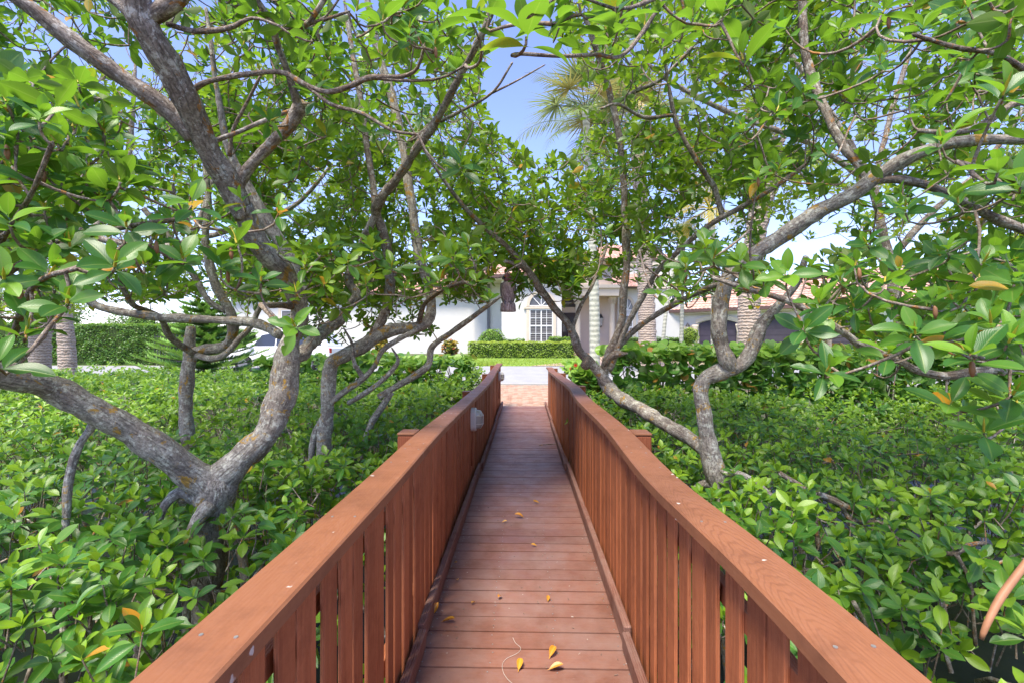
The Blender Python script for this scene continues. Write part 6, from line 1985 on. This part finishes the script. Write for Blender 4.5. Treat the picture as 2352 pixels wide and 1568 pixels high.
for (a, b, c, d) in (((.265, 1.06), (.345, 1.50), (.475, 1.60), (.475, 1.06)), ((.49, 1.06), (.49, 1.60), (.68, 1.60), (.68, 1.06)), ((.695, 1.06), (.695, 1.59), (.84, 1.55), (.92, 1.08))):
    for sgn in (0, 1):
        def sp(u, z, o):
            k = (z - 1.0) / .72
            v_ = (.04 + .08 * k) if sgn == 0 else (.96 - .08 * k)
            return carp(u, v_ + (-o if sgn == 0 else o), z)
        MB().face_block([sp(*a, .006), sp(*b, .006), sp(*c, .006), sp(*d, .006), sp(*a, -.01), sp(*b, -.01), sp(*c, -.01), sp(*d, -.01)], [(0, 1, 2, 3), (7, 6, 5, 4), (0, 4, 5, 1), (1, 5, 6, 2), (2, 6, 7, 3), (3, 7, 4, 0)]).build('side_window', M['carglass'], car)
MB().face_block([carp(.222, .12, 1.06), carp(.222, .88, 1.06), carp(.335, .83, 1.56), carp(.335, .17, 1.56)], [(0, 1, 2, 3)]).build('windscreen', M['carglass'], car)
for cu in (.19, .80):
    for v_ in (.0, 1.0):
        c = carp(cu, v_, .34)
        sgn = -1 if v_ == 0 else 1
        fr_ = lambda a, b, z, c=c, sgn=sgn: (c[0] + a, c[1] + sgn * (z - .16), c[2] + b)
        wh = MB().lathe([(.22, 0), (.32, .01), (.34, .05), (.34, .17), (.32, .21), (.22, .215)], 24, (0, 0, 0), fr_).build('tyre', M['tyre'], car, smooth=True)
        MB().lathe([(.2, .2155), (.18, .17), (.05, .18), (.03, .225), (.002, .225)], 20, (0, 0, 0), fr_).build('rim', M['alloy'], wh)
for u in (.41, .62):
    MB().box(u * clen + cx0 - .1, u * clen + cx0 + .1, CY - .985, CY - .955, CZ + .93, CZ + .965).build('door_handle', M['car'], car)
for u in (.475, .685):
    MB().box(u * clen + cx0 - .004, u * clen + cx0 + .004, CY - .9525, CY - .947, CZ + .42, CZ + 1.02).build('door_seam', M['iron'], car)
MB().box(cx0 + .0, cx0 + .2, CY - .93, CY - .68, CZ + .68, CZ + .82).build('headlight', M['lanternglass'], car, bevel=.02)
MB().box(cx0 + clen - .12, cx0 + clen + .01, CY - .93, CY - .72, CZ + .78, CZ + .98).build('tail_lamp', M['redlamp'], car, bevel=.02)
MB().box(cx0 + .24 * clen, cx0 + .24 * clen + .2, CY - 1.13, CY - .955, CZ + 1.02, CZ + 1.18).build('mirror', M['car'], car, bevel=.03)

# ------------------------------------------------------------------ things on and near the bridge
def bulkhead(label, y, zmid, k=1.0):
    xw = railx(-1, y) - .024          # face of the pickets
    root = thing('bulkhead_light', label, 'lamp', (xw, y, zmid), 'bulkhead lights on left railing')

    def oval(r, h, x0, x1, name, mat, par, n=28):
        vs = []
        for x, sc in ((x0, 1.0), (x0 + (x1 - x0) * .75, 1.0), (x1, .9)):
            for i in range(n):
                a = 2 * math.pi * i / n
                yy = r * sc * math.cos(a); zz = (h - r) * (1 if math.sin(a) > 0 else -1) * (abs(math.sin(a)) > 1e-6) + r * sc * math.sin(a)
                vs.append((x, y + yy, zmid + zz))
        fs = [(i * n + k_, i * n + (k_ + 1) % n, (i + 1) * n + (k_ + 1) % n, (i + 1) * n + k_) for i in range(2) for k_ in range(n)] + [tuple(range(n)), tuple(2 * n + k_ for k_ in range(n - 1, -1, -1))]
        return MB().face_block(vs, fs).build(name, mat, par, smooth=False)
    oval(.068 * k, .118 * k, xw - .004, xw + .055, 'base', M['lampwhite'], root)
    vs = []
    n = 24
    prof = [(1.0, .055), (.98, .08), (.85, .105), (.5, .12), (.05, .123)]
    for sc, x in prof:
        for i in range(n):
            a = 2 * math.pi * i / n
            vs.append((xw + x, y + .05 * k * sc * math.cos(a), zmid + ((.045 * k) * (1 if math.sin(a) > 0 else -1) * sc + .052 * k * sc * math.sin(a))))
    fs = [(i * n + q, i * n + (q + 1) % n, (i + 1) * n + (q + 1) % n, (i + 1) * n + q) for i in range(len(prof) - 1) for q in range(n)] + [tuple((len(prof) - 1) * n + q for q in range(n))]
    MB().face_block(vs, fs).build('lens', M['lampglass'], root, smooth=True)
    g_ = MB()
    g_.tube([(xw + .045, y, zmid - .105), (xw + .10, y, zmid - .095), (xw + .128, y, zmid - .05), (xw + .13, y, zmid + .05), (xw + .10, y, zmid + .095), (xw + .045, y, zmid + .105)], .0045, 6)
    for dz in (-.045, .045):
        g_.tube([(xw + .04, y - .062, zmid + dz), (xw + .1, y - .05, zmid + dz), (xw + .129, y - .015, zmid + dz), (xw + .129, y + .015, zmid + dz), (xw + .1, y + .05, zmid + dz), (xw + .04, y + .062, zmid + dz)], .0045, 6)
    g_.build('guard', M['lampwhite'], root, smooth=True)
    MB().tube([(xw + .01, y - .01, zmid - .11), (xw + .012, y - .02, zmid - .2), (xw + .008, y - .05, zmid - .32), (xw + .008, y - .055, zmid - .5)], .008, 6).build('cable', M['post'], root, smooth=True)


bulkhead('white caged bulkhead light on the pickets halfway down left railing', 5.35, .74, 1.1)
bulkhead('white bulkhead light at the far end of left railing', 11.1, .80)

# bird decoy hung from the leaning branch
bc = P(1167, 674, 5.0)
bird = thing('bird_decoy', 'purplish brown bird of prey decoy perched on a stump block, hung among branches', 'decoy', bc - np.array([0, 0, .2]))
prof = [(.052, -.085), (.062, -.06), (.078, -.01), (.088, .05), (.087, .09), (.072, .125), (.05, .14), (.045, .155), (.046, .17), (.044, .185), (.034, .198), (.012, .206), (.002, .207)]
vs = []
n = 20
for r, z in prof:
    for k in range(n):
        a = 2 * math.pi * k / n
        fw = -0.012 * (1 if z > .12 else 0)
        bulge = 1 + .10 * max(0, -math.sin(a)) * (0 < z < .11)
        vs.append((bc[0] + r * math.cos(a) * (.9 if z < .13 else .85), bc[1] + r * .85 * math.sin(a) * bulge + fw, bc[2] + z - .02))
fs = [(i * n + k, i * n + (k + 1) % n, (i + 1) * n + (k + 1) % n, (i + 1) * n + k) for i in range(len(prof) - 1) for k in range(n)] + [tuple(range(n - 1, -1, -1)), tuple((len(prof) - 1) * n + k for k in range(n))]
MB().face_block(vs, fs).build('body', M['bird'], bird, smooth=True)
for sgn in (-1, 1):
    wv = []
    N1 = 10
    for i in range(N1 + 1):
        t = i / N1
        ww = .045 * math.sin(math.pi * min(1, .15 + t * .85)) ** .7 + .002
        for j in range(6):
            a = 2 * math.pi * j / 6
            wv.append((bc[0] + sgn * (.066 + .014 * math.cos(a) + .012 * math.sin(math.pi * t) - .02 * t), bc[1] + ww * math.sin(a) + .01, bc[2] + .105 - t * .2))
    fs = [(i * 6 + k, i * 6 + (k + 1) % 6, (i + 1) * 6 + (k + 1) % 6, (i + 1) * 6 + k) for i in range(N1) for k in range(6)] + [tuple(range(6)), tuple(N1 * 6 + k for k in range(6))]
    MB().face_block(wv, fs).build('wing', M['birddark'], bird, smooth=True)
hd = bc + np.array([-.004, -.018, .155])
MB().lathe([(.002, -.05), (.03, -.045), (.044, -.02), (.049, .005), (.044, .03), (.026, .046), (.002, .051)], 18, tuple(hd)).build('head', M['birdhead'], bird, smooth=True)
MB().tube([hd + (-.028, -.03, .004), hd + (-.042, -.048, .0), hd + (-.05, -.056, -.012), hd + (-.05, -.056, -.024)], [.014, .012, .007, .002], 8).build('beak', M['iron'], bird, smooth=True)
for dx in (-.022, .024):
    MB().lathe([(.001, -.01), (.008, -.006), (.01, 0), (.008, .006), (.001, .01)], 10, tuple(hd + np.array([dx, -.038, .012]))).build('eye', M['birdeye'], bird, smooth=True)
MB().lathe([(.080, -.19), (.083, -.18), (.077, -.12), (.07, -.10), (.05, -.095)], 18, tuple(bc)).build('stump_block', M['bird'], bird, smooth=True)
for dx in (-.03, .03):
    MB().tube([bc + (dx, -.05, -.09), bc + (dx, -.07, -.1), bc + (dx, -.085, -.115)], [.012, .012, .006], 6).build('foot', M['birddark'], bird, smooth=True)
MB().tube([hd + (0, 0, .045), hd + (.01, .01, .2), P(1180, 583, 4.72)], .004, 5).build('cord', M['iron'], bird)

# fallen leaves on the deck
FL = [(1042, 1296, 'tiny curled orange leaf by left toe board'), (1049, 1335, 'small crumpled yellow leaf by left toe board'), (993, 1420, 'upright yellow leaf leaning on left toe board'), (1012, 1434, 'broad yellow leaf lying beside left toe board'),
      (1152, 1203, 'small pale leaf left of the long brown leaf'), (1205, 1192, 'long curled reddish brown leaf across the boards'), (1240, 1157, 'curled orange leaf highest up the deck'), (1234, 1258, 'small curled orange leaf mid deck'),
      (1151, 1374, 'pointed tan leaf standing on the boards'), (1258, 1388, 'narrow folded yellow leaf near the middle of the deck'), (1190, 1550, 'narrow yellow leaf at the bottom edge of the deck'), (1261, 1520, 'upper of two touching twisted yellow leaves'), (1257, 1546, 'lower of two touching twisted yellow leaves'), (1092, 1388, 'tiny red-brown leaf scrap on the boards')]
fm = []
for c_, tn in ((.05, .2), (.10, .5), (.16, .9)):
    V, Q, uv = leaf_template(8, 2, .22, .7, -.25, c_)
    me = mesh_arrays('fallen_leaf', V, Q, uv, {'tint': np.full(len(V), tn)}); me.materials.append(M['fallen']); fm.append(me)
for k, (px, py, lab) in enumerate(FL):
    Z = 1.6 * F / (py - 784)
    p = P(px, py, Z)
    o = bpy.data.objects.new('fallen_leaf', fm[k % 3]); COL.objects.link(o)
    o.location = (p[0], p[1], 0.012 * math.sin(p[1] * .55) + .006)
    s = {5: .095, 3: .085, 2: .075, 11: .075, 12: .08, 10: .07, 6: .07}.get(k, .05)
    s = .04 if k in (0, 13) else s
    o.scale = (s, s, s)
    o.rotation_euler = (0.08 if k != 2 else .9, random.uniform(-.4, .4), 1.5 if k in (5, 6, 7) else random.uniform(0, 6.28))
    tag(o, lab, 'leaf', 'fallen leaves on the deck')
lt = MB()
for k in range(150):
    y_ = 1.6 + 8 * random.random() ** 1.5; x_ = random.uniform(-.48, .48) if k % 3 else random.choice((-1, 1)) * random.uniform(.4, .49)
    a_ = random.uniform(0, 6.28); L_ = random.uniform(.006, .02); z_ = .012 * math.sin(y_ * .55) + .004
    lt.tube([(x_, y_, z_), (x_ + L_ * math.cos(a_), y_ + L_ * math.sin(a_), z_ + .003)], [.0022, .0012], 4)
tag(lt.build('leaf_litter', M['twig']), 'scattered specks of leaf litter on the deck boards', 'litter', kind='stuff')
tw_ = thing('fallen_twig', 'thin dark twig lying across the boards by right toe board', 'twig', P(1260, 1023, 7.4))
a_, b_ = P(1238, 1024, 7.42), P(1282, 1021, 7.5)
MB().tube([(a_[0], a_[1], .012), ((a_[0] + b_[0]) / 2, a_[1] + .02, .022), (b_[0] - .04, b_[1], .014)], [.006, .009, .006], 6).build('stem', M['twig'], tw_)
ln = MB()
pts = []
for (px, py) in ((1178, 1470), (1184, 1482), (1196, 1494), (1188, 1506), (1164, 1518), (1154, 1532), (1156, 1550), (1166, 1566), (1182, 1580)):
    Z = 1.6 * F / (py - 784); p = P(px, py, Z); pts.append((p[0], p[1], .012 * math.sin(p[1] * .55) + .004))
c = catmull(np.hstack([np.array(pts), np.zeros((len(pts), 1))]), .01)
V, Q = tube_arrays(c[:, :3], np.full(len(c), .0009), 5)
fl = obj('fishing_line', mesh_arrays('fishing_line', V, Q), M['line'])
tag(fl, 'loose curl of clear fishing line on the deck boards', 'line')
# small green sprig poking through the right pickets
sg = thing('leaf_sprig', 'small green sprig poking through right railing pickets', 'plant', P(1285, 968, 6.5))
pp = P(1285, 968, 6.5); pp[0] = railx(1, pp[1]) + .03
R_, T_, S_, ti_, _o = rosette_leaves(np.array([pp]), np.array([[-.8, -.5, .3]]), np.array([.055]), RNG, 3)
plant_leaves(sg, R_, T_, S_, ti_, 'leaf_low', 10)
# red blossoms among the sea grape by the railing end and in the shrubs
for k, (px, py, Z, lab) in enumerate([(1322, 838, 8.7, 'red blossom cluster beside the railing end'), (1400, 893, 8.2, 'single red-orange blossom under the leaning trunk'), (1312, 846, 9.2, 'small red blossom low beside the railing end')]):
    p = P(px, py, Z)
    fr_ = thing('red_blossom', lab, 'flower', p, 'red blossoms by the railing end')
    for q in range(6):
        a = q * math.pi / 3
        d = Vector((math.cos(a), -.5, math.sin(a))).normalized()
        c0 = Vector(p.tolist())
        MB().tube([c0, c0 + d * .02, c0 + d * .045], [.004, .014, .002], 6).build('petal', M['red'], fr_, smooth=True)
